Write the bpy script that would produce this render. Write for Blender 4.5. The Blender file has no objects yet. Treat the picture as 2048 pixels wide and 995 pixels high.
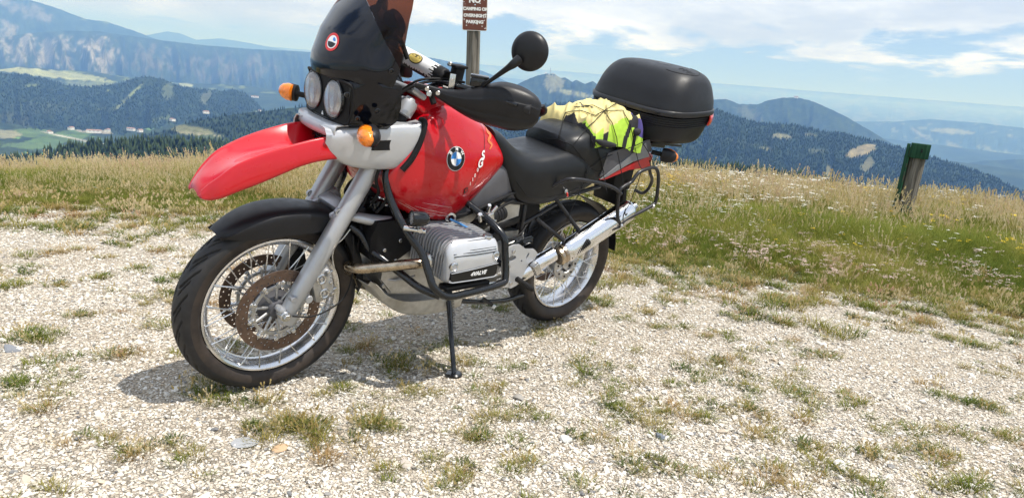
import bpy, bmesh, math, random
import numpy as np
from mathutils import Vector, Matrix, noise
from mathutils.geometry import tessellate_polygon
from mathutils.bvhtree import BVHTree
R = math.radians
rng = np.random.default_rng(7); random.seed(7)
scene = bpy.context.scene
COL = scene.collection

# ------------------------------------------------------------------ camera
CAM = Vector((1.8035, 2.3458, 1.1116))
_yaw, _pit, _rol = R(-134.075), R(12.4066), R(4.7092)
cd = bpy.data.cameras.new("camera"); cam = bpy.data.objects.new("camera", cd); COL.objects.link(cam)
_f = Vector((math.cos(_yaw)*math.cos(_pit), math.sin(_yaw)*math.cos(_pit), -math.sin(_pit)))
_r = Vector((math.sin(_yaw), -math.cos(_yaw), 0)); _u = _r.cross(_f)
_r2 = _r*math.cos(_rol)+_u*math.sin(_rol); _u2 = -_r*math.sin(_rol)+_u*math.cos(_rol)
cam.matrix_world = Matrix(((_r2.x,_u2.x,-_f.x,CAM.x),(_r2.y,_u2.y,-_f.y,CAM.y),(_r2.z,_u2.z,-_f.z,CAM.z),(0,0,0,1)))
cd.sensor_fit = 'HORIZONTAL'; cd.sensor_width = 36; cd.lens = 1400.3/2048*36
cd.clip_start = 0.05; cd.clip_end = 200000
scene.camera = cam

# ------------------------------------------------------------------ sun, sky, exposure
SUN = Vector((-0.2, 0.42, 1.0)).normalized()
sl = bpy.data.lights.new("sun", 'SUN'); sl.energy = 4.9; sl.angle = R(0.53); sl.color = (1.0, 0.97, 0.94)
so = bpy.data.objects.new("sun", sl); COL.objects.link(so)
so.rotation_euler = SUN.to_track_quat('Z', 'Y').to_euler()
SUN_EL = math.asin(SUN.z); SUN_ROT = math.atan2(SUN.x, SUN.y)
world = bpy.data.worlds.new("World"); scene.world = world; world.use_nodes = True
nt = world.node_tree; nt.nodes.clear()
def wn(t, **k):
    n = nt.nodes.new(t)
    for a, v in k.items(): setattr(n, a, v)
    return n
def wl(a, b): nt.links.new(a, b)
def wmath(op, a, b=None, c=None, clamp=False):
    n = wn('ShaderNodeMath', operation=op); n.use_clamp = clamp
    for i, x in enumerate((a, b, c)):
        if x is None: continue
        if hasattr(x, 'links'): wl(x, n.inputs[i])
        else: n.inputs[i].default_value = x
    return n.outputs[0]
sky = wn('ShaderNodeTexSky', sky_type='NISHITA'); sky.sun_disc = False
sky.sun_elevation = SUN_EL; sky.sun_rotation = SUN_ROT; sky.altitude = 1500; sky.air_density = 1.0; sky.dust_density = 1.6
geo = wn('ShaderNodeNewGeometry'); sep = wn('ShaderNodeSeparateXYZ')
tc = wn('ShaderNodeTexCoord'); wl(tc.outputs['Generated'], sep.inputs[0])
# the far horizon stands a little above the level of the sloping gravel: tilt the cloud layer with it
dz = wmath('ADD', sep.outputs['Z'], -0.025)
den = wmath('MAXIMUM', wmath('ADD', dz, 0.19), 0.10)
cx = wmath('DIVIDE', sep.outputs['X'], den); cy = wmath('DIVIDE', sep.outputs['Y'], den)
cmb = wn('ShaderNodeCombineXYZ'); wl(cx, cmb.inputs[0]); wl(cy, cmb.inputs[1])
def wmap_(x, a, b, c=0.0, d=1.0):
    n = wn('ShaderNodeMapRange', interpolation_type='SMOOTHSTEP'); wl(x, n.inputs[0])
    for i, v in enumerate((a, b, c, d)): n.inputs[i+1].default_value = v
    return n.outputs[0]
def wnoise(vec, scale, detail, rough, w=0.0, dist=0.0):
    n = wn('ShaderNodeTexNoise', noise_dimensions='4D'); wl(vec, n.inputs['Vector'])
    n.inputs['Scale'].default_value = scale; n.inputs['Detail'].default_value = detail
    n.inputs['Roughness'].default_value = rough; n.inputs['W'].default_value = w; n.inputs['Distortion'].default_value = dist
    return n.outputs['Fac']
n1 = wnoise(cmb.outputs[0], 1.25, 11, 0.60, 3.7, 0.35)
n2 = wnoise(cmb.outputs[0], 0.34, 3, 0.5, 8.2)
cov = wmath('ADD', wmath('ADD', n1, wmath('MULTIPLY', wmath('SUBTRACT', n2, 0.5), 0.9)), wmap_(dz, 0.045, 0.12, -0.01, 0.20))
def wmap(x, a, b, c=0.0, d=1.0):
    n = wn('ShaderNodeMapRange', interpolation_type='SMOOTHSTEP'); wl(x, n.inputs[0])
    for i, v in enumerate((a, b, c, d)): n.inputs[i+1].default_value = v
    return n.outputs[0]
CLOUD_LO, CLOUD_HI = 0.465, 0.56
mask = wmap(cov, CLOUD_LO, CLOUD_HI)
# clouds thin out close to the horizon
mask = wmath('MULTIPLY', mask, wmap(dz, 0.018, 0.055))
shade = wmap(wnoise(cmb.outputs[0], 1.1, 7, 0.6, 5.1), 0.34, 0.60)
core = wmap(cov, 0.56, 0.78, 1.0, 0.40)
cc = wn('ShaderNodeMix', data_type='RGBA'); wl(wmath('MULTIPLY', shade, core), cc.inputs[0])
cc.inputs[6].default_value = (0.58, 0.68, 0.88, 1); cc.inputs[7].default_value = (1.0, 1.08, 1.24, 1)
skm = wn('ShaderNodeMix', data_type='RGBA'); skm.blend_type = 'MULTIPLY'; skm.inputs[0].default_value = 1
wl(sky.outputs[0], skm.inputs[6]); skm.inputs[7].default_value = (0.095, 0.095, 0.095, 1)
# pale haze band low over the horizon
hz = wn('ShaderNodeMix', data_type='RGBA'); wl(wmap(dz, -0.01, 0.22, 0.90, 0.10), hz.inputs[0])
wl(skm.outputs[2], hz.inputs[6]); hz.inputs[7].default_value = (0.36, 0.58, 1.02, 1)
mx = wn('ShaderNodeMix', data_type='RGBA'); wl(mask, mx.inputs[0]); wl(hz.outputs[2], mx.inputs[6]); wl(cc.outputs[2], mx.inputs[7])
bg = wn('ShaderNodeBackground'); wl(mx.outputs[2], bg.inputs['Color']); bg.inputs['Strength'].default_value = 1.0
wo = wn('ShaderNodeOutputWorld'); wl(bg.outputs[0], wo.inputs['Surface'])
scene.view_settings.view_transform = 'Standard'; scene.view_settings.look = 'None'
scene.view_settings.exposure = 0.20; scene.view_settings.gamma = 1.0
scene.render.engine = 'CYCLES'
scene.cycles.max_bounces = 8; scene.cycles.volume_bounces = 0; scene.cycles.transparent_max_bounces = 12
scene.cycles.caustics_reflective = False; scene.cycles.caustics_refractive = False

# ------------------------------------------------------------------ helpers
def tag(o, label=None, cat=None, group=None, kind=None):
    if label: o['label'] = label
    if cat: o['category'] = cat
    if group: o['group'] = group
    if kind: o['kind'] = kind
    return o
def empty(name, parent=None, loc=(0,0,0)):
    o = bpy.data.objects.new(name, None); COL.objects.link(o); o.location = loc; o.parent = parent
    o.empty_display_size = 0.05
    return o
def catmull(P, k, closed=False):
    P = np.asarray(P, float); n = len(P)
    if n < 3 or k <= 1: return P
    out = []
    rngs = range(n) if closed else range(n-1)
    for i in rngs:
        if closed: a, b, c, d = P[i-1], P[i], P[(i+1) % n], P[(i+2) % n]
        else:
            b, c = P[i], P[i+1]; a = P[i-1] if i > 0 else 2*b-c; d = P[i+2] if i+2 < n else 2*c-b
        for j in range(k):
            t = j/k
            out.append(0.5*((2*b)+(-a+c)*t+(2*a-5*b+4*c-d)*t*t+(-a+3*b-3*c+d)*t**3))
    if not closed: out.append(P[-1])
    return np.array(out)
def rot(axis, ang): return np.array(Matrix.Rotation(ang, 3, axis if isinstance(axis, str) else Vector(axis)))
def basis(d):
    d = np.asarray(d, float); d = d/np.linalg.norm(d)
    a = np.array([0,0,1.0]) if abs(d[2]) < .9 else np.array([1.0,0,0])
    u = np.cross(a, d); u /= np.linalg.norm(u); return u, np.cross(d, u), d
class MB:
    def __init__(s): s.v = []; s.f = []; s.m = []; s.n = 0
    def add(s, V, F, m=0):
        V = np.asarray(V, float).reshape(-1, 3); b = s.n
        s.v.append(V); s.n += len(V)
        for q in F: s.f.append(tuple(int(i)+b for i in q)); s.m.append(m)
        return s
    def tube(s, P, r, seg=10, closed=False, k=4, m=0, caps=True, flat=1.0, up=None):
        P = catmull(P, k, closed); n = len(P)
        rr = np.full(n, r, float) if np.isscalar(r) else np.interp(np.linspace(0, 1, n), np.linspace(0, 1, len(r)), r)
        T = np.gradient(P, axis=0) if not closed else np.roll(P, -1, 0)-np.roll(P, 1, 0)
        T /= np.linalg.norm(T, axis=1)[:, None]+1e-12
        u = basis(T[0])[0] if up is None else np.array(up, float)
        u = u-T[0]*(u@T[0]); u /= np.linalg.norm(u)
        V = []
        th = np.linspace(0, 2*math.pi, seg, endpoint=False)
        for i in range(n):
            u = u-T[i]*(u@T[i]); u /= np.linalg.norm(u); w = np.cross(T[i], u)
            V.append(P[i]+rr[i]*(np.cos(th)[:, None]*u+flat*np.sin(th)[:, None]*w))
        V = np.concatenate(V); F = []
        for i in range(n if closed else n-1):
            a, b = i*seg, ((i+1) % n)*seg
            for j in range(seg): F.append((a+j, a+(j+1) % seg, b+(j+1) % seg, b+j))
        if caps and not closed: F.append(tuple(range(seg))[::-1]); F.append(tuple((n-1)*seg+j for j in range(seg)))
        return s.add(V, F, m)
    def lathe(s, o, d, prof, seg=32, closed=False, m=0, ref=None):
        u, w, d = basis(d); o = np.asarray(o, float)
        if ref is not None:
            u = np.array(ref, float); u -= d*(u@d); u /= np.linalg.norm(u); w = np.cross(d, u)
        th = np.linspace(0, 2*math.pi, seg, endpoint=False); c = np.cos(th)[:, None]*u+np.sin(th)[:, None]*w
        V = np.concatenate([o+r*c+h*d for r, h in prof]); n = len(prof); F = []
        for i in range(n if closed else n-1):
            a, b = i*seg, ((i+1) % n)*seg
            for j in range(seg): F.append((a+j, a+(j+1) % seg, b+(j+1) % seg, b+j))
        if not closed:
            if prof[0][0] > 1e-6: F.append(tuple(range(seg))[::-1])
            if prof[-1][0] > 1e-6: F.append(tuple((n-1)*seg+j for j in range(seg)))
        return s.add(V, F, m)
    def cyl(s, a, b, r, seg=16, m=0, bev=0.0):
        a = np.asarray(a, float); b = np.asarray(b, float); L = np.linalg.norm(b-a); e = bev or min(r*.15, L*.15)
        return s.lathe(a, b-a, [(r-e, 0), (r, e), (r, L-e), (r-e, L)], seg, m=m)
    def box(s, c, size, Rm=None, bev=0.003, m=0):
        bm = bmesh.new(); bmesh.ops.create_cube(bm, size=1.0)
        bmesh.ops.scale(bm, vec=size, verts=bm.verts)
        if bev > 0: bmesh.ops.bevel(bm, geom=bm.edges[:], offset=bev, segments=2, affect='EDGES', profile=.5)
        V = np.array([v.co[:] for v in bm.verts]); F = [[v.index for v in f.verts] for f in bm.faces]; bm.free()
        if Rm is not None: V = V@np.asarray(Rm).T
        return s.add(V+np.asarray(c, float), F, m)
    def loft(s, rings, caps=True, m=0):
        n = len(rings[0]); V = np.concatenate([np.asarray(r, float) for r in rings]); F = []
        for i in range(len(rings)-1):
            for j in range(n): F.append((i*n+j, i*n+(j+1) % n, (i+1)*n+(j+1) % n, (i+1)*n+j))
        if caps: F.append(tuple(range(n))[::-1]); F.append(tuple((len(rings)-1)*n+j for j in range(n)))
        return s.add(V, F, m)
    def shell(s, G, t, k=3, m=0, kv=None):
        G = np.asarray(G, float); kv = kv or k
        G = catmull(G, k); G = np.transpose(catmull(np.transpose(G, (1, 0, 2)), kv), (1, 0, 2))
        a, b = G.shape[:2]
        du = np.gradient(G, axis=0); dv = np.gradient(G, axis=1); N = np.cross(du, dv); N /= np.linalg.norm(N, axis=2)[:, :, None]+1e-12
        V = np.concatenate([G.reshape(-1, 3), (G-N*t).reshape(-1, 3)]); o = a*b; F = []
        for i in range(a-1):
            for j in range(b-1):
                q = (i*b+j, (i+1)*b+j, (i+1)*b+j+1, i*b+j+1); F.append(q); F.append(tuple(x+o for x in q[::-1]))
        ed = [j for j in range(b)]+[i*b+b-1 for i in range(1, a)]+[(a-1)*b+j for j in range(b-2, -1, -1)]+[i*b for i in range(a-2, 0, -1)]
        for i in range(len(ed)): x, y = ed[i], ed[(i+1) % len(ed)]; F.append((x, y, y+o, x+o))
        return s.add(V, F, m)
    def plate(s, poly, t, o=(0,0,0), u=(1,0,0), v=(0,0,1), holes=(), m=0, back=False):
        loops = [list(poly)]+[list(h) for h in holes]; u = np.array(u, float); v = np.array(v, float); nn = np.cross(u, v); nn /= np.linalg.norm(nn)
        flat = [p for l in loops for p in l]; tri = tessellate_polygon([[Vector((p[0], p[1], 0)) for p in l] for l in loops])
        P = np.array([np.array(o, float)+p[0]*u+p[1]*v for p in flat]); n = len(P)
        def up(q):
            a, b, c = (flat[i] for i in q); ar = (b[0]-a[0])*(c[1]-a[1])-(b[1]-a[1])*(c[0]-a[0])
            return q if ar > 0 else q[::-1]
        tri = [up(tuple(q)) for q in tri]
        F = [q for q in tri]+[tuple(i+n for i in q[::-1]) for q in tri]
        st = 0
        for li, l in enumerate(loops):
            k = len(l); ar = sum(l[i][0]*l[(i+1) % k][1]-l[(i+1) % k][0]*l[i][1] for i in range(k))
            for i in range(k):
                a, b = st+i, st+(i+1) % k
                q = (a, a+n, b+n, b)
                F.append(q if (ar > 0) == (li == 0) else q[::-1])
            st += k
        return s.add(np.concatenate([P+nn*t/2, P-nn*t/2]), F, m)
    def text(s, txt, size, M, ext=0.0006, m=0, bold=0.0, ax='CENTER', shear=0.0, sp=1.0, fn=None):
        cu = bpy.data.curves.new('t', 'FONT'); cu.body = txt; cu.size = size; cu.extrude = ext; cu.align_x = ax; cu.align_y = 'CENTER'
        cu.offset = bold; cu.shear = shear; cu.space_character = sp; cu.resolution_u = 3
        o = bpy.data.objects.new('t', cu); COL.objects.link(o); dg = bpy.context.evaluated_depsgraph_get()
        me = o.evaluated_get(dg).to_mesh(); V = np.array([v.co[:] for v in me.vertices]); F = [tuple(p.vertices) for p in me.polygons]
        o.evaluated_get(dg).to_mesh_clear(); bpy.data.objects.remove(o); bpy.data.curves.remove(cu)
        if fn is not None: V = fn(V)
        else: V = V@np.array(M.to_3x3()).T+np.array(M.translation)
        return s.add(V, F, m)
    def mesh(s, name, ang=35):
        me = bpy.data.meshes.new(name); me.from_pydata(np.concatenate(s.v).tolist(), [], s.f)
        me.polygons.foreach_set('material_index', s.m); me.validate(verbose=False); me.shade_smooth()
        if ang < 180: me.set_sharp_from_angle(angle=R(ang))
        me.update(); return me
    def build(s, name, mats, parent=None, ang=35, label=None, kind=None):
        me = s.mesh(name, ang)
        for mt in (mats if isinstance(mats, (list, tuple)) else [mats]): me.materials.append(mt)
        o = bpy.data.objects.new(name, me); COL.objects.link(o); o.parent = parent
        if label: o['label'] = label
        if kind: o['kind'] = kind
        return o
def bvh_of(o):
    me = o.data; return BVHTree.FromPolygons([v.co[:] for v in me.vertices], [tuple(p.vertices) for p in me.polygons])
def frame(o, x, y):
    x = Vector(x).normalized(); y = Vector(y); z = x.cross(y).normalized(); y = z.cross(x)
    return Matrix(((x.x,y.x,z.x,o[0]),(x.y,y.y,z.y,o[1]),(x.z,y.z,z.z,o[2]),(0,0,0,1)))
# ------------------------------------------------------------------ materials
def mat(name, col, rough=.5, metal=0.0, coat=0.0, spec=.5, var=0.0, vscale=20, bump=0.0, bscale=200, dirt=None, dirt_amt=0.0, dscale=8, alpha=1.0, trans=0.0, ior=1.45, aniso=0.0, rvar=0.0):
    m = bpy.data.materials.new(name); m.use_nodes = True; t = m.node_tree; b = t.nodes['Principled BSDF']
    def N(ty, **k):
        n = t.nodes.new(ty)
        for a, v in k.items(): setattr(n, a, v)
        return n
    b.inputs['Base Color'].default_value = (*col, 1); b.inputs['Roughness'].default_value = rough; b.inputs['Metallic'].default_value = metal
    b.inputs['Coat Weight'].default_value = coat; b.inputs['Coat Roughness'].default_value = .03; b.inputs['Specular IOR Level'].default_value = spec
    b.inputs['Alpha'].default_value = alpha; b.inputs['Transmission Weight'].default_value = trans; b.inputs['IOR'].default_value = ior
    tcn = N('ShaderNodeTexCoord'); cur = None
    if var > 0 or dirt:
        n = N('ShaderNodeTexNoise'); n.inputs['Scale'].default_value = vscale; n.inputs['Detail'].default_value = 6; t.links.new(tcn.outputs['Object'], n.inputs['Vector'])
        mr = N('ShaderNodeMapRange'); t.links.new(n.outputs[0], mr.inputs[0]); mr.inputs[1].default_value = .3; mr.inputs[2].default_value = .7
        mr.inputs[3].default_value = 1-var; mr.inputs[4].default_value = 1+var
        mu = N('ShaderNodeVectorMath', operation='SCALE'); mu.inputs[0].default_value = col; t.links.new(mr.outputs[0], mu.inputs['Scale']); cur = mu.outputs[0]
        if dirt:
            n2 = N('ShaderNodeTexNoise'); n2.inputs['Scale'].default_value = dscale; n2.inputs['Detail'].default_value = 8; n2.inputs['Roughness'].default_value = .65
            t.links.new(tcn.outputs['Object'], n2.inputs['Vector'])
            m2 = N('ShaderNodeMapRange'); t.links.new(n2.outputs[0], m2.inputs[0]); m2.inputs[1].default_value = .42; m2.inputs[2].default_value = .68; m2.inputs[4].default_value = dirt_amt
            mi = N('ShaderNodeMix', data_type='RGBA'); t.links.new(m2.outputs[0], mi.inputs[0]); t.links.new(cur, mi.inputs[6]); mi.inputs[7].default_value = (*dirt, 1); cur = mi.outputs[2]
        t.links.new(cur, b.inputs['Base Color'])
    if rvar > 0:
        n = N('ShaderNodeTexNoise'); n.inputs['Scale'].default_value = 30; n.inputs['Detail'].default_value = 8; t.links.new(tcn.outputs['Object'], n.inputs['Vector'])
        mr = N('ShaderNodeMapRange'); t.links.new(n.outputs[0], mr.inputs[0]); mr.inputs[1].default_value = .3; mr.inputs[2].default_value = .7
        mr.inputs[3].default_value = max(0, rough-rvar); mr.inputs[4].default_value = rough+rvar; t.links.new(mr.outputs[0], b.inputs['Roughness'])
    if bump > 0:
        n = N('ShaderNodeTexNoise'); n.inputs['Scale'].default_value = bscale; n.inputs['Detail'].default_value = 4; t.links.new(tcn.outputs['Object'], n.inputs['Vector'])
        bp = N('ShaderNodeBump'); bp.inputs['Strength'].default_value = bump; bp.inputs['Distance'].default_value = .002
        t.links.new(n.outputs[0], bp.inputs['Height']); t.links.new(bp.outputs[0], b.inputs['Normal'])
    return m
M = dict(
 red=mat('red_paint', (.47,.002,.009), .30, coat=.7, spec=.35, var=.03, rvar=.04),
 redd=mat('red_plastic_tail', (.45,.01,.018), .35, coat=.5),
 black=mat('black_plastic', (.012,.012,.014), .42, spec=.35, var=.12, bump=.08, bscale=900, rvar=.06),
 blackg=mat('gloss_black', (.004,.005,.009), .10, coat=.25, spec=.3, rvar=.03),
 blackm=mat('matt_black', (.008,.008,.009), .6, spec=.3, var=.2),
 blackp=mat('black_painted_steel', (.006,.007,.009), .22, coat=.4, spec=.4, rvar=.08),
 rack=mat('grey_black_steel', (.018,.018,.021), .36, var=.2, rvar=.1),
 vinyl=mat('seat_vinyl', (.011,.012,.014), .38, spec=.35, bump=.12, bscale=1200, var=.1, rvar=.06),
 case=mat('case_plastic', (.013,.014,.017), .44, spec=.35, bump=.10, bscale=1500, var=.08, rvar=.05),
 rubber=mat('tyre_rubber', (.014,.014,.016), .6, var=.25, vscale=40, dirt=(.08,.07,.055), dirt_amt=.16, dscale=14),
 wallr=mat('tyre_sidewall', (.024,.019,.017), .55, var=.25, vscale=30, dirt=(.09,.065,.05), dirt_amt=.4, dscale=9),
 silver=mat('silver_paint', (.50,.51,.53), .34, metal=.35, coat=.5, var=.04, rvar=.05),
 fork=mat('fork_silver', (.46,.47,.49), .40, metal=.55, var=.05, rvar=.08),
 alu=mat('cast_aluminium', (.50,.50,.50), .42, metal=.8, var=.12, vscale=60, bump=.15, bscale=700, dirt=(.16,.14,.11), dirt_amt=.35, dscale=18),
 plate=mat('bash_aluminium', (.52,.50,.46), .5, metal=.3, var=.15, vscale=30, dirt=(.25,.22,.17), dirt_amt=.6, dscale=12),
 chrome=mat('chrome', (.80,.80,.81), .12, metal=1.0, rvar=.06),
 rim=mat('rim_alloy', (.74,.74,.75), .24, metal=.95, var=.03, rvar=.06, dirt=(.45,.42,.38), dirt_amt=.15, dscale=12),
 spoke=mat('spoke_steel', (.70,.70,.70), .28, metal=1.0, rvar=.1),
 header=mat('header_pipe', (.50,.42,.32), .24, metal=1.0, var=.35, vscale=18, rvar=.12, dirt=(.12,.08,.05), dirt_amt=.6, dscale=22),
 disc=mat('disc_brown', (.15,.10,.075), .42, metal=.6, var=.25, vscale=60, dirt=(.09,.07,.06), dirt_amt=.6, dscale=14),
 lensg=mat('headlight_glass', (.95,.95,.97), .04, trans=1.0, ior=1.35),
 reflect=mat('reflector_chrome', (.97,.97,.98), .14, metal=1.0),
 amber=mat('amber_lens', (.85,.22,.01), .14, coat=.8, var=.25, vscale=90, bump=.5, bscale=260),
 redl=mat('red_reflector', (.62,.03,.02), .18, coat=.8, bump=.4, bscale=400),
 tailg=mat('tail_silver', (.24,.245,.26), .4, metal=.2, var=.05), white=mat('white_print', (.80,.80,.80), .4), blue=mat('blue_print', (.03,.22,.62), .35), yel=mat('gold_print', (.62,.48,.12), .45),
 blk=mat('black_print', (.006,.006,.007), .35), redp=mat('red_print', (.6,.03,.03), .4), pinkp=mat('pale_print', (.62,.16,.05), .4, var=.3),
 bolt=mat('steel_bolt', (.6,.6,.6), .25, metal=1.0), bluehose=mat('blue_hose', (.05,.22,.50), .35), grey=mat('grey_panel', (.09,.09,.10), .45, var=.1),
 padw=mat('white_pad_cover', (.72,.72,.72), .7, bump=.2, bscale=300),
)
def screen_mat():
    m = bpy.data.materials.new('tinted_screen'); m.use_nodes = True; t = m.node_tree; t.nodes.clear()
    o = t.nodes.new('ShaderNodeOutputMaterial'); mx = t.nodes.new('ShaderNodeMixShader'); tr = t.nodes.new('ShaderNodeBsdfTransparent')
    gl = t.nodes.new('ShaderNodeBsdfPrincipled'); gl.inputs['Base Color'].default_value = (.010,.010,.016,1); gl.inputs['Roughness'].default_value = .07
    tr.inputs[0].default_value = (.56,.31,.22,1); mx.inputs[0].default_value = .30
    t.links.new(tr.outputs[0], mx.inputs[1]); t.links.new(gl.outputs[0], mx.inputs[2]); t.links.new(mx.outputs[0], o.inputs[0]); return m
M['screen'] = screen_mat()
def clear_mat():
    m = bpy.data.materials.new('clear_cover'); m.use_nodes = True; t = m.node_tree; t.nodes.clear()
    o = t.nodes.new('ShaderNodeOutputMaterial'); mx = t.nodes.new('ShaderNodeMixShader'); tr = t.nodes.new('ShaderNodeBsdfTransparent'); gl = t.nodes.new('ShaderNodeBsdfGlossy'); fr = t.nodes.new('ShaderNodeFresnel')
    fr.inputs[0].default_value = 1.5; gl.inputs['Roughness'].default_value = .04; tr.inputs[0].default_value = (.97,.97,.98,1)
    df = t.nodes.new('ShaderNodeBsdfDiffuse'); df.inputs[0].default_value = (.9,.9,.92,1); m2 = t.nodes.new('ShaderNodeMixShader'); m2.inputs[0].default_value = .27; t.links.new(tr.outputs[0], m2.inputs[1]); t.links.new(df.outputs[0], m2.inputs[2])  # white mixed into the lens, standing in for sky light off the reflector
    t.links.new(fr.outputs[0], mx.inputs[0]); t.links.new(m2.outputs[0], mx.inputs[1]); t.links.new(gl.outputs[0], mx.inputs[2]); t.links.new(mx.outputs[0], o.inputs[0]); return m
M['lensg'] = clear_mat()

# ================================================================== THE LAND
def vnoise(x, y, seed=0):
    xi = np.floor(x).astype(np.int64); yi = np.floor(y).astype(np.int64); fx = x-xi; fy = y-yi
    fx = fx*fx*(3-2*fx); fy = fy*fy*(3-2*fy)
    def h(a, b):
        n = (a*374761393+b*668265263+seed*2147483647) & 0xffffffff
        n = ((n ^ (n >> 13))*1274126177) & 0xffffffff
        return ((n ^ (n >> 16)) & 0xffff)/65535.0
    return (h(xi, yi)*(1-fx)+h(xi+1, yi)*fx)*(1-fy)+(h(xi, yi+1)*(1-fx)+h(xi+1, yi+1)*fx)*fy
def fbm(x, y, seed=0, o=5, g=.5):
    s = 0; a = 1; t = 0
    for i in range(o): s = s+a*vnoise(x*2**i+17*i, y*2**i+31*i, seed+i); t += a; a *= g
    return s/t
def sstep(x, a, b): t = np.clip((x-a)/(b-a), 0, 1); return t*t*(3-2*t)
def grid_mesh(name, P, C=None, flip=False):
    a, b = P.shape[:2]; me = bpy.data.meshes.new(name)
    idx = np.arange(a*b).reshape(a, b)
    q = np.stack([idx[:-1, :-1], idx[1:, :-1], idx[1:, 1:], idx[:-1, 1:]], -1).reshape(-1, 4)
    if flip: q = q[:, ::-1]
    me.vertices.add(a*b); me.vertices.foreach_set('co', P.reshape(-1).astype(np.float32))
    me.loops.add(q.size); me.loops.foreach_set('vertex_index', q.reshape(-1).astype(np.int32))
    me.polygons.add(len(q)); me.polygons.foreach_set('loop_start', np.arange(0, q.size, 4, dtype=np.int32))
    me.update(calc_edges=True); me.validate()
    if C is not None:
        at = me.attributes.new('cover', 'FLOAT_COLOR', 'POINT')
        at.data.foreach_set('color', np.concatenate([C.reshape(-1, 3), np.ones((a*b, 1))], 1).reshape(-1).astype(np.float32))
    me.shade_smooth(); return me
def cover_mat(name, scale, amt=.5, rough=.9, bscale=None, bump=0):
    m = bpy.data.materials.new(name); m.use_nodes = True; t = m.node_tree; b = t.nodes['Principled BSDF']
    at = t.nodes.new('ShaderNodeAttribute'); at.attribute_name = 'cover'
    tcn = t.nodes.new('ShaderNodeTexCoord'); n = t.nodes.new('ShaderNodeTexNoise'); n.inputs['Scale'].default_value = scale
    n.inputs['Detail'].default_value = 7; n.inputs['Roughness'].default_value = .7; t.links.new(tcn.outputs['Object'], n.inputs['Vector'])
    mr = t.nodes.new('ShaderNodeMapRange'); t.links.new(n.outputs[0], mr.inputs[0]); mr.inputs[1].default_value = .3; mr.inputs[2].default_value = .7
    mr.inputs[3].default_value = 1-amt; mr.inputs[4].default_value = 1+amt
    v = t.nodes.new('ShaderNodeVectorMath'); v.operation = 'SCALE'; t.links.new(at.outputs['Color'], v.inputs[0]); t.links.new(mr.outputs[0], v.inputs['Scale'])
    t.links.new(v.outputs[0], b.inputs['Base Color']); b.inputs['Roughness'].default_value = rough; b.inputs['Specular IOR Level'].default_value = .1
    if bump:
        bp = t.nodes.new('ShaderNodeBump'); bp.inputs['Strength'].default_value = bump; bp.inputs['Distance'].default_value = 1.0/scale
        t.links.new(n.outputs[0], bp.inputs['Height']); t.links.new(bp.outputs[0], b.inputs['Normal'])
    return m
FOREST = np.array([.014,.027,.014]); FOREST2 = np.array([.034,.054,.020]); MEADOW = np.array([.10,.13,.05]); ROCK = np.array([.36,.345,.32]); DRY = np.array([.34,.30,.16])
HILLS = {}
CX, CY, CZ = CAM
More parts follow.
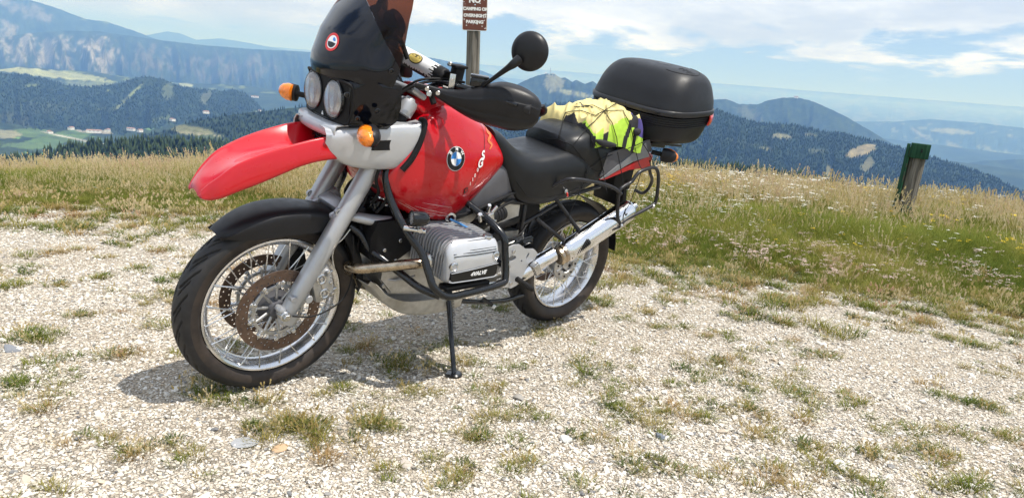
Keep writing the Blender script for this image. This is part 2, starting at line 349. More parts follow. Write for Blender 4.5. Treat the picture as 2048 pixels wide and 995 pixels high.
def ridge(name, sky, D, Df, elb, rows=46, p=1.25, amp=.10, freq=14, seed=1, step=.10, patches=(), clear=.66, cl_col=MEADOW, rocky=0.0, label=None, rough_sky=.02, az_pad=60, fscale=1.0, spur=.5, cat='hill', cfreq=1.0, mixg=.5):
    sky = sorted(sky); a0, a1 = sky[0][0], sky[-1][0]
    az = np.concatenate([np.linspace(a0-az_pad, a0, 60)[:-1], np.arange(a0, a1, step), np.linspace(a1, a1+az_pad, 60)])
    el = np.interp(az, [s[0] for s in sky], [s[1] for s in sky])
    el = np.where(az < a0, sky[0][1]+(az-a0)*.03, el); el = np.where(az > a1, sky[-1][1]-(az-a1)*.03, el)
    el = el+rough_sky*2*(fbm(az*4, az*0, seed, 6, .6)-.5)
    t = np.concatenate([[-.35, -.2, -.1, -.05, -.02], np.linspace(0, 1, rows)**1.3])
    A, T = np.meshgrid(az, t, indexing='ij'); E = np.meshgrid(el, t, indexing='ij')[0]
    zt = CZ+D*np.tan(np.radians(E)); zb = CZ+Df*np.tan(math.radians(elb))
    d = D+(Df-D)*T
    d = d*(1+.02*(fbm(A*.9, T*3, seed+9)-.5)*sstep(T, .02, .3))
    tt = np.clip(T, 0, 1)
    n = fbm(A*freq/10+T*1.5, T*2.2, seed+3, 6, .55)
    rid = 1-np.abs(2*fbm(A*freq/14+7+T*.8, T*.9, seed+5, 5, .5)-1)*2.2
    prof = (1-tt)**p
    env = np.clip(tt*(1-tt)*4, 0, 1)
    H = zt-zb
    z = zb+H*prof+env*H*amp*((n-.5)*1.2+spur*(rid-.35))
    z = np.where(T < 0, np.minimum(zt+T*np.abs(H)*1.6, CZ+d*np.tan(np.radians(E))+.12*T*d), np.minimum(z, CZ+d*np.tan(np.radians(E))-.004*d*np.clip(T*6, 0, 1)))
    # keep the slope from rising over its own skyline
    P = np.stack([CX+d*np.cos(np.radians(A)), CY+d*np.sin(np.radians(A)), z], -1)
    EL = np.degrees(np.arctan2(z-CZ, d))
    f = fbm(A*3.2*fscale, EL*5*fscale, seed+11, 6, .6)
    C = FOREST+(FOREST2-FOREST)*np.clip((f-.35)*2.6, 0, 1)[..., None]*mixg*2
    c = sstep(fbm(A*.8*cfreq, EL*2.4*cfreq, seed+21, 4), clear, clear+.04)[..., None]
    C = C*(1-c)+cl_col*(.8+.4*f[..., None])*c
    if rocky > 0:
        rk = sstep(fbm(A*2.2, EL*.8, seed+31, 6, .62)+rocky*0, .62-rocky*.2, .68-rocky*.2)[..., None]
        C = C*(1-rk*.8)+ROCK*.6*rk*.8
    for (pa, pe, ra, re, ang, col, br) in patches:
        ca, sa = math.cos(R(ang)), math.sin(R(ang)); da = A-pa; de = EL-pe
        u = (da*ca+de*sa)/ra; v = (-da*sa+de*ca)/re
        q = u*u+v*v
        if br == 'rock':
            k = sstep(1.25-q, 0, .6)*sstep(fbm(A*2.6+EL*.9, EL*2.1-A*.3, seed+41, 7, .70)+.16*(1-np.clip(q, 0, 1.4)), .56, .70)*.6
        else:
            k = sstep(1-q+br*5.0*(fbm(A*5, EL*8, seed+51, 6, .62)-.5), 0, .22)
        k = k[..., None]; C = C*(1-k)+np.array(col)*.66*(.75+.5*f[..., None])*k
    me = grid_mesh(name, P, C)
    me.materials.append(HILL_NEAR if D < 3500 else HILL_FAR)
    o = bpy.data.objects.new(name, me); COL.objects.link(o); o['kind'] = 'structure'
    if label: o['label'] = label; o['category'] = cat
    HILLS[name+str(seed)] = (P, C, A, T, EL)
    return o
HILL_FAR = cover_mat('far_slope', .012, .35, bump=.25); HILL_NEAR = cover_mat('near_slope', .05, .5, bump=.6)

# pale plain running out to the horizon
ridge('plain', [(-93.009,1.183), (-106.445,1.498), (-115.156,2.013), (-132.892,2.098), (-151.280,2.049), (-168.661,1.865), (-174.932,1.620)], 52000, 9000, -5.2, rows=90, p=1.0, amp=.01, freq=60, seed=2, cfreq=3.2, clear=.52,
      cl_col=np.array([.08,.09,.055]), rough_sky=.03, label='hazy plain of fields and woods stretching to the horizon', cat='plain', fscale=1.5)
# hills of the plain at the far right
ridge('hill', [(-151.769,-1.280), (-156.598,-0.390), (-158.552,0.039), (-161.734,0.321), (-163.525,0.651), (-166.465,0.639), (-168.921,0.534), (-173.996,0.577)], 17000, 10500, -5.5, seed=12, amp=.10, clear=.68, cfreq=2.4,
      cl_col=np.array([.11,.13,.07]), label='pale blue wooded hill with light fields, far behind the green post',
      patches=[(*(-164.851,-0.048),1.2,.18,0,(.22,.24,.13),.5),(*(-165.182,-1.038),.6,.2,20,(.2,.22,.12),.5),(*(-168.523,-1.340),1.2,.25,5,(.2,.25,.11),.3),(*(-163.109,-0.421),.7,.10,30,(.2,.2,.12),.5)])
ridge('hill', [(-161.736,-3.292), (-165.286,-2.400), (-166.938,-1.860), (-169.308,-1.447), (-174.315,-0.972)], 9000, 5600, -6, seed=13, amp=.12, clear=.8, label='low dark blue wooded hill at the far right edge of the view')
# high mountain, far left
ridge('mountain', [(-90.991,3.054), (-97.996,3.400), (-98.774,3.386), (-99.623,3.410), (-100.050,3.344), (-100.969,3.121), (-102.640,2.597), (-103.807,2.606), (-105.994,2.024), (-106.766,1.769), (-110.318,1.016), (-116.630,-0.614)], 15500, 11500, -3.4, seed=3, amp=.16, freq=10, rough_sky=.035, clear=.8,
      label='highest blue mountain at the far left with pale rock streaks', cat='mountain', patches=[(*(-98.188,1.472),.8,.7,0,ROCK,'rock'),(*(-99.011,2.929),2.2,.6,20,ROCK*.7,'rock')])
ridge('mountain', [(-103.377,0.685), (-105.990,1.889), (-107.570,2.364), (-108.369,2.314), (-109.403,1.974), (-111.001,2.243), (-112.359,2.169), (-114.271,2.000), (-118.058,1.663)], 26000, 19000, -2, seed=4, amp=.08, clear=.9, label='faint blue rounded mountain behind the long ridge', cat='mountain')
ridge('mountain', [(-90.766,0.546), (-97.841,0.908), (-99.456,1.367), (-101.403,1.714), (-103.426,1.908), (-105.832,1.772), (-107.714,1.697), (-109.662,1.653), (-113.048,1.703), (-116.594,1.858), (-122.544,2.215), (-125.622,2.334), (-129.170,2.024), (-131.601,1.299), (-133.658,0.533), (-136.126,-0.207)], 12500, 7600, -5.2, rows=70, seed=5, amp=.30, freq=16, spur=.8, clear=.82, rough_sky=.03,
      label='long blue mountain ridge with white limestone cliffs', cat='mountain',
      patches=[(*(-100.630,0.250),3.6,1.25,3,ROCK*1.25,'rock'),(*(-103.515,0.433),1.3,1.4,0,ROCK*1.3,'rock'),(*(-106.412,0.302),2.4,1.3,0,ROCK*.55,'rock'),(*(-111.324,0.220),4.2,1.2,-6,ROCK*.5,'rock')])
# meadow topped hill under the cliffs and the valley behind
ridge('hill', [(-91.631,-1.928), (-97.716,-1.100), (-98.928,-0.806), (-100.714,-0.844), (-102.727,-0.804), (-104.516,-0.957), (-106.376,-1.011), (-108.301,-1.136), (-110.633,-1.022), (-113.048,-0.975), (-115.183,-1.176), (-117.386,-1.871), (-120.411,-2.413)], 8200, 5200, -5.6, seed=6, amp=.12, clear=.64, cfreq=1.8,
      label='low hill with a band of pale green meadow below the cliffs',
      patches=[(*(-99.318,-1.092),4.8,.22,4,(.36,.40,.20),.5),(*(-101.840,-1.110),1.8,.16,4,(.30,.34,.18),.5),(*(-108.692,-1.247),.5,.2,0,(.3,.34,.2),.4),(*(-103.281,-1.732),2.5,.3,0,(.16,.20,.10),.5)])
# dark forested hill, left
ridge('forested_hill', [(-91.685,-1.288), (-97.700,-1.353), (-99.033,-1.340), (-100.121,-1.511), (-101.233,-1.819), (-102.683,-1.844), (-103.734,-1.630), (-104.654,-1.389), (-105.594,-0.971), (-106.381,-0.837), (-107.077,-0.954), (-107.973,-1.233), (-108.788,-1.452), (-110.290,-1.480), (-111.140,-1.488), (-112.001,-1.313), (-112.697,-1.515), (-113.401,-2.052), (-114.115,-2.744), (-115.205,-3.724)], 5200, 3300, -8.2, rows=64, seed=7, amp=.20, freq=14, spur=.9, clear=.80, rough_sky=.04, mixg=.4,
      label='dark forested hill on the left with a cleared lane', cat='hill',
      patches=[(*(-104.926,-2.434),1.55,.09,-47,(.20,.24,.12),.35),(*(-98.310,-4.454),1.0,.8,0,(.07,.09,.045),.5),(*(-99.742,-3.401),1.5,.4,0,(.06,.085,.04),.6),(*(-107.474,-1.799),.4,.6,0,(.10,.13,.07),.5),(*(-109.945,-2.046),.3,.6,30,(.11,.13,.08),.5)])
# valley floor with fields
ridge('valley_floor', [(-91.414,-4.456), (-97.503,-4.521), (-100.802,-4.777), (-104.694,-4.742), (-110.265,-3.657), (-113.758,-2.917), (-116.658,-2.567), (-120.419,-2.682)], 4100, 2300, -9.5, seed=8, amp=.05, clear=.66, cfreq=1.6, mixg=.6, rows=60, cl_col=np.array([.12,.22,.07]),
      label='valley floor with green fields and a pale road', cat='valley',
      patches=[(*(-99.232,-5.105),1.2,.32,0,(.11,.18,.065),.2),(*(-100.714,-5.385),2.2,.42,-14,(.11,.19,.065),.15),(*(-97.592,-5.228),1.0,.3,0,(.28,.28,.17),.3),(*(-99.463,-5.959),2.4,.22,0,(.11,.18,.065),.3),(*(-102.821,-5.652),3.4,.07,12,(.45,.45,.38),.2),(*(-102.365,-5.805),3.2,.14,12,(.10,.16,.06),.3),(*(-103.156,-4.846),1.4,.14,0,(.34,.32,.26),.5),(*(-111.994,-2.961),.8,.12,0,(.36,.38,.3),.4)])
# nearer spur with a clearing
ridge('forested_hill', [(-101.560,-7.198), (-104.354,-5.561), (-107.246,-4.619), (-107.976,-4.222), (-109.586,-3.697), (-111.298,-3.300), (-112.695,-2.988), (-114.473,-2.682), (-116.653,-2.265), (-120.396,-1.914), (-124.270,-2.009), (-128.270,-2.609), (-134.435,-3.920)], 2700, 1500, -11, seed=9, amp=.12, freq=18, clear=.9, mixg=.5,
      label='forested spur with a yellow clearing, left of the front wheel', cat='hill',
      patches=[(*(-109.068,-4.526),1.7,.36,6,(.22,.23,.11),.25),(*(-109.571,-4.718),1.9,.07,4,(.34,.32,.2),.2),(*(-110.250,-4.977),1.2,.22,0,(.10,.14,.06),.4)])
ridge('forested_hill', [(-92.264,-7.930), (-98.995,-6.834), (-100.438,-6.303), (-101.914,-5.922), (-104.043,-5.608), (-106.901,-5.423), (-109.561,-5.414), (-111.983,-5.484), (-115.221,-5.623), (-124.464,-6.263)], 1100, 330, -22, seed=10, amp=.05, freq=20, clear=.9, mixg=1.0,
      label='near slope of spruce forest below the meadow on the left', cat='hill')
# centre: peak with a station on top
ridge('mountain', [(-125.202,-5.018), (-128.263,-2.491), (-130.579,-1.125), (-132.107,-0.100), (-133.169,0.649), (-134.083,1.189), (-134.964,1.608), (-135.622,1.815), (-136.336,1.832), (-136.799,1.560), (-137.151,1.626), (-137.736,1.324), (-138.075,1.506), (-138.775,1.251), (-139.383,1.492), (-141.217,0.592), (-144.044,-0.148), (-148.072,-1.542)], 7200, 4600, -6.2, rows=60, seed=14, amp=.22, freq=14, spur=.8, clear=.85, rough_sky=.05,
      label='pointed blue mountain carrying a station on its summit', cat='mountain',
      patches=[(*(-136.322,1.135),.85,.75,0,(.20,.21,.12),.5),(*(-138.061,0.457),1.5,.18,6,(.26,.28,.15),.3)])
# right: round mountain
ridge('mountain', [(-144.091,-0.532), (-147.792,0.542), (-148.875,0.857), (-149.679,0.958), (-150.680,0.662), (-152.018,0.733), (-152.685,1.083), (-153.607,1.339), (-154.643,1.455), (-155.562,1.344), (-156.719,0.965), (-158.159,0.400), (-159.776,-0.387), (-161.192,-1.103), (-162.557,-1.667), (-165.368,-2.840)], 7600, 5200, -6.5, rows=60, seed=15, amp=.20, freq=12, spur=.7, clear=.86, rough_sky=.035,
      label='rounded blue mountain to the right of the top case', cat='mountain', patches=[(*(-151.583,-0.014),1.1,.5,20,(.09,.11,.06),.6)])
# dark near ridge falling to the right
ridge('forested_hill', [(-122.879,-6.362), (-128.311,-3.281), (-132.236,-1.783), (-134.580,-0.883), (-136.944,-0.377), (-139.316,-0.145), (-142.451,0.110), (-145.914,0.352), (-148.900,0.139), (-150.517,-0.256), (-152.221,-0.635), (-154.887,-0.545), (-156.668,-0.823), (-158.372,-0.880), (-159.232,-1.049), (-160.731,-1.221), (-162.385,-1.580), (-163.994,-1.928), (-165.709,-2.280), (-166.782,-2.558), (-167.984,-2.877), (-170.089,-3.782), (-173.883,-4.721)], 3600, 1900, -10.5, rows=70, seed=16, amp=.16, freq=16, spur=.8, clear=.83, rough_sky=.03, mixg=.45,
      label='broad dark forested ridge with pale clearings, falling to the right', cat='hill',
      patches=[(*(-154.076,-1.477),.75,.22,0,(.24,.24,.14),.25),(*(-159.622,-1.984),1.05,.42,-28,(.30,.26,.15),.2),(*(-160.213,-2.933),.35,.6,20,(.16,.16,.09),.3),(*(-153.119,-2.514),.6,.1,8,(.22,.23,.13),.3),(*(-156.631,-2.302),.7,.15,0,(.11,.13,.07),.5),(*(-157.666,-3.782),.25,.5,0,(.20,.20,.11),.3),(*(-156.035,-1.178),.5,.12,0,(.14,.15,.08),.5),(*(-151.168,-2.213),1.6,.25,10,(.07,.10,.04),.5)])
ridge('forested_hill', [(-132.584,-6.290), (-140.631,-4.993), (-145.768,-4.620), (-148.450,-4.346), (-150.351,-4.341), (-152.591,-4.366), (-154.423,-4.426), (-156.219,-4.517), (-159.378,-4.866), (-165.905,-5.725)], 800, 280, -20, seed=17, amp=.04, freq=20, clear=.95, mixg=.7,
      label='near slope of dark spruces below the meadow on the right', cat='hill')
# ------------------------------------------------------------------ conifers
def conifer_mat():
    m = bpy.data.materials.new('spruce'); m.use_nodes = True; t = m.node_tree; b = t.nodes['Principled BSDF']
    g = t.nodes.new('ShaderNodeNewGeometry'); r = t.nodes.new('ShaderNodeValToRGB'); t.links.new(g.outputs['Random Per Island'], r.inputs[0])
    r.color_ramp.elements[0].color = (.018,.034,.016,1); r.color_ramp.elements[1].color = (.060,.085,.030,1)
    t.links.new(r.outputs[0], b.inputs['Base Color']); b.inputs['Roughness'].default_value = .9; b.inputs['Specular IOR Level'].default_value = .1; return m
SPRUCE = conifer_mat()
def conifers(key, n, h, t0, t1, az0, az1, label, seed, bias=1.0, skip=.16):
    P, C, A, T, EL = HILLS[key]; r = np.random.default_rng(seed); az = A[:, 0]; tv = T[0]
    a = r.uniform(az0, az1, n*2); t = t0+(t1-t0)*r.random(n*2)**bias
    i = np.clip(np.searchsorted(az, a), 1, len(az)-1); j = np.clip(np.searchsorted(tv, t), 1, len(tv)-1)
    fa = (a-az[i-1])/(az[i]-az[i-1]); ft = (t-tv[j-1])/(tv[j]-tv[j-1])
    p = (P[i-1, j-1]*((1-fa)*(1-ft))[:, None]+P[i, j-1]*(fa*(1-ft))[:, None]+P[i-1, j]*((1-fa)*ft)[:, None]+P[i, j]*(fa*ft)[:, None])
    keep = C[i, j].sum(1) < skip; p = p[keep][:n]; n = len(p)
    hh = h*r.uniform(.55, 1.25, n); w = hh*r.uniform(.13, .2, n); S = 5
    th = np.linspace(0, 2*np.pi, S, endpoint=False)[None]+r.uniform(0, 6.28, n)[:, None]
    rings = []
    for (zz, ww) in ((0, .9), (.42, .62), (.40, .95), (.72, .35)):
        q = np.zeros((n, S, 3)); jit = 1+.35*(r.random((n, S))-.5)
        q[..., 0] = p[:, None, 0]+np.cos(th)*w[:, None]*ww*jit; q[..., 1] = p[:, None, 1]+np.sin(th)*w[:, None]*ww*jit; q[..., 2] = p[:, None, 2]+hh[:, None]*(zz-.05); rings.append(q)
    top = p.copy(); top[:, 2] += hh*.97
    V = np.concatenate([np.stack(rings, 1).reshape(n, -1, 3), top[:, None]], 1); K = 4*S+1
    F4 = []
    for a_, b_ in ((0, 1), (2, 3)):
        for k in range(S): F4.append((a_*S+k, a_*S+(k+1) % S, b_*S+(k+1) % S, b_*S+k))
    F3 = [(3*S+k, 3*S+(k+1) % S, 4*S) for k in range(S)]
    for k in range(S): F4.append((1*S+k, 1*S+(k+1) % S, 2*S+(k+1) % S, 2*S+k))
    off = (np.arange(n)*K)[:, None, None]
    q4 = (np.array(F4)[None]+off).reshape(-1, 4); q3 = (np.array(F3)[None]+off).reshape(-1, 3)
    me = bpy.data.meshes.new('spruce_forest'); me.vertices.add(n*K); me.vertices.foreach_set('co', V.reshape(-1).astype(np.float32))
    me.loops.add(q4.size+q3.size); me.loops.foreach_set('vertex_index', np.concatenate([q4.reshape(-1), q3.reshape(-1)]).astype(np.int32))
    st = np.concatenate([np.arange(0, q4.size, 4), q4.size+np.arange(0, q3.size, 3)]); me.polygons.add(len(st)); me.polygons.foreach_set('loop_start', st.astype(np.int32))
    me.update(calc_edges=True); me.materials.append(SPRUCE)
    o = bpy.data.objects.new('spruce_forest', me); COL.objects.link(o); o['kind'] = 'stuff'; o['label'] = label; o['category'] = 'forest'
conifers('forested_hill10', 11000, 13, 0.0, .9, -128, -96, 'spruce trees of the near slope on the left', 1, skip=.9)
conifers('forested_hill17', 11000, 11, 0.0, .9, -160, -128, 'dark spruce trees just below the meadow on the right', 2, skip=.9)
conifers('forested_hill9', 9000, 15, 0.0, .9, -140, -100, 'spruces covering the spur with the clearing', 3)
conifers('forested_hill16', 32000, 14, -.005, .75, -171, -125, 'spruces covering the broad dark ridge', 4)
conifers('forested_hill7', 13000, 15, -.005, .8, -119, -96, 'woods on the dark hill at the left', 5)
# ------------------------------------------------------------------ summit station, far houses
def aed(az, el, d): return (CX+d*math.cos(R(az)), CY+d*math.sin(R(az)), CZ+d*math.tan(R(el)))
MW = mat('white_render', (.75,.74,.72), .7); MROOF = mat('house_roof', (.28,.17,.13), .8, var=.2)
def house(az, el, d, w, l, h, rz, label):
    e = empty('house', None, aed(az, el, d)); e.rotation_euler.z = rz; tag(e, label, 'house', 'houses in the far valley')
    b = MB(); b.box((0, 0, 0), (w, l, h*2), bev=0); b.build('wall', MW, e)
    b = MB(); hw, hl = w/2+.6, l/2+.6; b.add([(-hw,-hl,h),(hw,-hl,h),(hw,hl,h),(-hw,hl,h),(0,-hl,h*1.7),(0,hl,h*1.7)], [(0,3,2,1),(0,1,4),(2,3,5),(1,2,5,4),(3,0,4,5)]); b.build('roof', MROOF, e)
    for s in (-1, 1):
        for k in (-1, 0, 1): b = MB(); b.box((s*(w/2+.05), k*l*.28, h*.45), (.2, l*.12, h*.3), bev=0); b.build('window', M['blk'], e)
HS = [('white house left of the small fields',(-100.218,-5.035),3900,20,32),('long white hall in the valley under the dark hill',(-102.794,-4.861),3900,22,60),('pale house beside the long hall',(-103.615,-4.756),3900,18,30),
      ('white house at the foot of the cleared lane',(-105.072,-4.619),3900,18,34),('small white farmhouse between trees in the valley',(-105.637,-4.697),3900,16,24),('house high on the valley road',(-107.755,-3.804),4000,18,26),
      ('white farm building on the shoulder of the dark hill',(-109.999,-3.127),4300,18,30),('pale chalet at the tip of the dark hill',(-113.757,-2.768),4700,18,32),('white building across the far valley',(-113.400,-1.756),6700,26,60),('white house at the left end of the fields',(-101.441,-4.716),3950,16,26)]
for i, (lb, ae, d, w, l) in enumerate(HS): house(ae[0], ae[1], d, w, l, 6, i*1.3, lb)
ax, ae_ = (-135.823,1.792)
e = empty('summit_station', None, aed(ax, ae_-.12, 7180)); tag(e, 'white station building with a dome and tall mast on the pointed mountain', 'station')
b = MB(); b.box((0,0,4), (22,30,22), bev=0); b.build('building', MW, e)
b = MB(); b.lathe((0,-38,0), (0,0,1), [(9,0),(9,14),(8,20),(5,25),(0,27)], 12); b.build('dome', MW, e)
b = MB(); b.cyl((0,22,0),(0,22,75),1.6,8); b.build('mast', M['grey'], e)
b = MB(); b.cyl((0,60,0),(0,60,22),2,8); b.box((0,60,22),(10,24,5),bev=0); b.build('tower', MW, e)
ax, ae_ = (-154.643,1.455)
e = empty('summit_hut', None, aed(ax, ae_-.03, 7580)); tag(e, 'small pale hut on top of the rounded mountain', 'hut')
b = MB(); b.box((0,0,3), (14,34,16), bev=0); b.build('wall', MW, e); b = MB(); b.add([(-9,-19,11),(9,-19,11),(9,19,11),(-9,19,11),(0,-19,17),(0,19,17)], [(0,3,2,1),(0,1,4),(2,3,5),(1,2,5,4),(3,0,4,5)]); b.build('roof', MROOF, e)
# ------------------------------------------------------------------ haze
me = bpy.data.meshes.new('haze'); bm = bmesh.new(); bmesh.ops.create_cube(bm, size=1.0)
for v in bm.verts: v.co = Vector((v.co.x*190000, v.co.y*190000, 1150 if v.co.z > 0 else -6500))
bm.to_mesh(me); bm.free(); hzo = bpy.data.objects.new('haze', me); COL.objects.link(hzo); hzo['kind'] = 'stuff'
hm = bpy.data.materials.new('haze'); hm.use_nodes = True; t = hm.node_tree; t.nodes.clear()
pv = t.nodes.new('ShaderNodeVolumePrincipled'); pv.inputs['Color'].default_value = (.20,.43,1.0,1); pv.inputs['Absorption Color'].default_value = (1,1,1,1); pv.inputs['Density'].default_value = 1.0e-4; pv.inputs['Anisotropy'].default_value = 0.0
ho = t.nodes.new('ShaderNodeOutputMaterial'); t.links.new(pv.outputs[0], ho.inputs['Volume']); me.materials.append(hm)

# ================================================================== NEAR GROUND
def crest(az): return np.interp(az, [-200,-168,-150,-130,-112,-97,-60], [11.8,11.5,9.8,8.8,7.7,7.2,7.1])
def border(az): return np.interp(az, [-200,-168,-160,-150,-138,-125,-115,-97,-60], [6.2,5.75,5.15,5.2,5.35,5.9,6.15,6.5,6.6])
def gz(x, y):
    dx = x-CX; dy = y-CY; r = np.hypot(dx, dy); az = np.degrees(np.arctan2(dy, dx)); az = np.where(az > 20, az-360, az)
    rc = crest(az); b = border(az)
    u = np.maximum(r-(rc-1.0), 0); sl = .34
    fall = np.where(u < 6, .5*sl/6*u*u, .5*sl*6+sl*(u-6))
    z = -fall-.028*np.clip(r-b-1.0, 0, 30)*0
    z = z+.018*(fbm(x*.7+9, y*.7, 3, 4)-.5)*sstep(np.hypot(x+.0, y-.1), 1.6, 3.0)+.05*(fbm(x*.5, y*.5, 5, 3)-.5)*sstep(r, 5, 8)
    return z
rr = np.concatenate([np.arange(.05, 8.0, .045), 8*1.035**np.arange(0, 220)]); rr = rr[rr < 9000]
aa = np.concatenate([np.radians(np.arange(-185, -85, .45)), np.radians(np.linspace(-85, 175, 90))])
RR, AA = np.meshgrid(rr, aa, indexing='ij'); X = CX+RR*np.cos(AA); Y = CY+RR*np.sin(AA); Z = gz(X, Y)
Z = np.where(RR > 60, np.maximum(Z, -.36*RR+3), Z)
azd = np.degrees(AA); bb = border(azd)+.55*(fbm(X*1.1, Y*1.1, 12, 4)-.5)*2
gm = sstep(RR, bb-.45, bb+.35)
me = grid_mesh('ground', np.stack([X, Y, Z], -1), np.stack([gm, gm*0, gm*0], -1), flip=False)
def ground_mat():
    m = bpy.data.materials.new('gravel_and_soil'); m.use_nodes = True; t = m.node_tree; b = t.nodes['Principled BSDF']; L = t.links.new
    def N(ty, **k):
        n = t.nodes.new(ty)
        for a, v in k.items(): setattr(n, a, v)
        return n
    tcn = N('ShaderNodeTexCoord'); at = N('ShaderNodeAttribute'); at.attribute_name = 'cover'; sp = N('ShaderNodeSeparateColor'); L(at.outputs['Color'], sp.inputs[0])
    vo = N('ShaderNodeTexVoronoi'); vo.inputs['Scale'].default_value = 75; L(tcn.outputs['Object'], vo.inputs['Vector'])
    vo2 = N('ShaderNodeTexVoronoi', feature='DISTANCE_TO_EDGE'); vo2.inputs['Scale'].default_value = 75; L(tcn.outputs['Object'], vo2.inputs['Vector'])
    cr = N('ShaderNodeValToRGB'); sc = N('ShaderNodeSeparateColor'); L(vo.outputs['Color'], sc.inputs[0]); L(sc.outputs[0], cr.inputs[0])
    e = cr.color_ramp.elements; e[0].position = 0; e[0].color = (.18,.16,.13,1); e[1].position = 1; e[1].color = (.60,.54,.45,1)
    x = e.new(.25); x.color = (.36,.31,.245,1); x = e.new(.6); x.color = (.50,.44,.36,1)
    n = N('ShaderNodeTexNoise'); n.inputs['Scale'].default_value = 1.3; n.inputs['Detail'].default_value = 8; n.inputs['Roughness'].default_value = .7; L(tcn.outputs['Object'], n.inputs['Vector'])
    mr = N('ShaderNodeMapRange'); L(n.outputs[0], mr.inputs[0]); mr.inputs[1].default_value = .45; mr.inputs[2].default_value = .66; mr.inputs[4].default_value = .55
    mi = N('ShaderNodeMix', data_type='RGBA'); L(mr.outputs[0], mi.inputs[0]); L(cr.outputs[0], mi.inputs[6]); mi.inputs[7].default_value = (.40,.33,.245,1)
    so_ = N('ShaderNodeMix', data_type='RGBA'); L(sp.outputs[0], so_.inputs[0]); L(mi.outputs[2], so_.inputs[6]); so_.inputs[7].default_value = (.13,.105,.055,1)
    L(so_.outputs[2], b.inputs['Base Color']); b.inputs['Roughness'].default_value = .95; b.inputs['Specular IOR Level'].default_value = .2
    mn = N('ShaderNodeMath', operation='MINIMUM'); L(vo2.outputs[0], mn.inputs[0]); mn.inputs[1].default_value = .12
    bp = N('ShaderNodeBump'); bp.inputs['Strength'].default_value = .9; bp.inputs['Distance'].default_value = .05; L(mn.outputs[0], bp.inputs['Height']); L(bp.outputs[0], b.inputs['Normal'])
    return m
me.materials.append(ground_mat()); g = bpy.data.objects.new('ground', me); COL.objects.link(g); tag(g, 'bleached gravel pull-in with grass beyond, on a hilltop', 'ground', kind='structure')
# ------------------------------------------------------------------ scattering
LIB = bpy.data.collections.new('library')
def scatter(name, pts, rots, scales, variants, label, cat):
    me = bpy.data.meshes.new(name); n = len(pts); me.vertices.add(n); me.vertices.foreach_set('co', np.asarray(pts, np.float32).reshape(-1))
    a = me.attributes.new('rot', 'FLOAT_VECTOR', 'POINT'); a.data.foreach_set('vector', np.asarray(rots, np.float32).reshape(-1))
    a = me.attributes.new('scl', 'FLOAT_VECTOR', 'POINT'); s = np.asarray(scales, np.float32); s = s if s.ndim == 2 else np.repeat(s[:, None], 3, 1); a.data.foreach_set('vector', s.reshape(-1))
    a = me.attributes.new('pick', 'INT', 'POINT'); a.data.foreach_set('value', rng.integers(0, len(variants), n).astype(np.int32))
    o = bpy.data.objects.new(name, me); COL.objects.link(o); tag(o, label, cat, kind='stuff')
    c = bpy.data.collections.new(name); LIB.children.link(c)
    for k, v in enumerate(variants): q = bpy.data.objects.new('%s_%02d' % (name, k), v); c.objects.link(q)
    ng = bpy.data.node_groups.new(name, 'GeometryNodeTree'); ng.interface.new_socket('Geometry', in_out='INPUT', socket_type='NodeSocketGeometry'); ng.interface.new_socket('Geometry', in_out='OUTPUT', socket_type='NodeSocketGeometry')
    gi = ng.nodes.new('NodeGroupInput'); go = ng.nodes.new('NodeGroupOutput'); ip = ng.nodes.new('GeometryNodeInstanceOnPoints'); ci = ng.nodes.new('GeometryNodeCollectionInfo')
    ci.inputs['Collection'].default_value = c; ci.inputs['Separate Children'].default_value = True; ci.inputs['Reset Children'].default_value = True
    def na(nm, ty):
        x = ng.nodes.new('GeometryNodeInputNamedAttribute'); x.data_type = ty; x.inputs[0].default_value = nm
        return [s for s in x.outputs if s.enabled and s.name == 'Attribute'][0] if any(s.enabled and s.name == 'Attribute' for s in x.outputs) else x.outputs[0]
    ng.links.new(gi.outputs[0], ip.inputs['Points']); ng.links.new(ci.outputs[0], ip.inputs['Instance']); ip.inputs['Pick Instance'].default_value = True
    ng.links.new(na('pick', 'INT'), ip.inputs['Instance Index']); ng.links.new(na('rot', 'FLOAT_VECTOR'), ip.inputs['Rotation']); ng.links.new(na('scl', 'FLOAT_VECTOR'), ip.inputs['Scale'])
    ng.links.new(ip.outputs[0], go.inputs[0]); md = o.modifiers.new('scatter', 'NODES'); md.node_group = ng
    return o
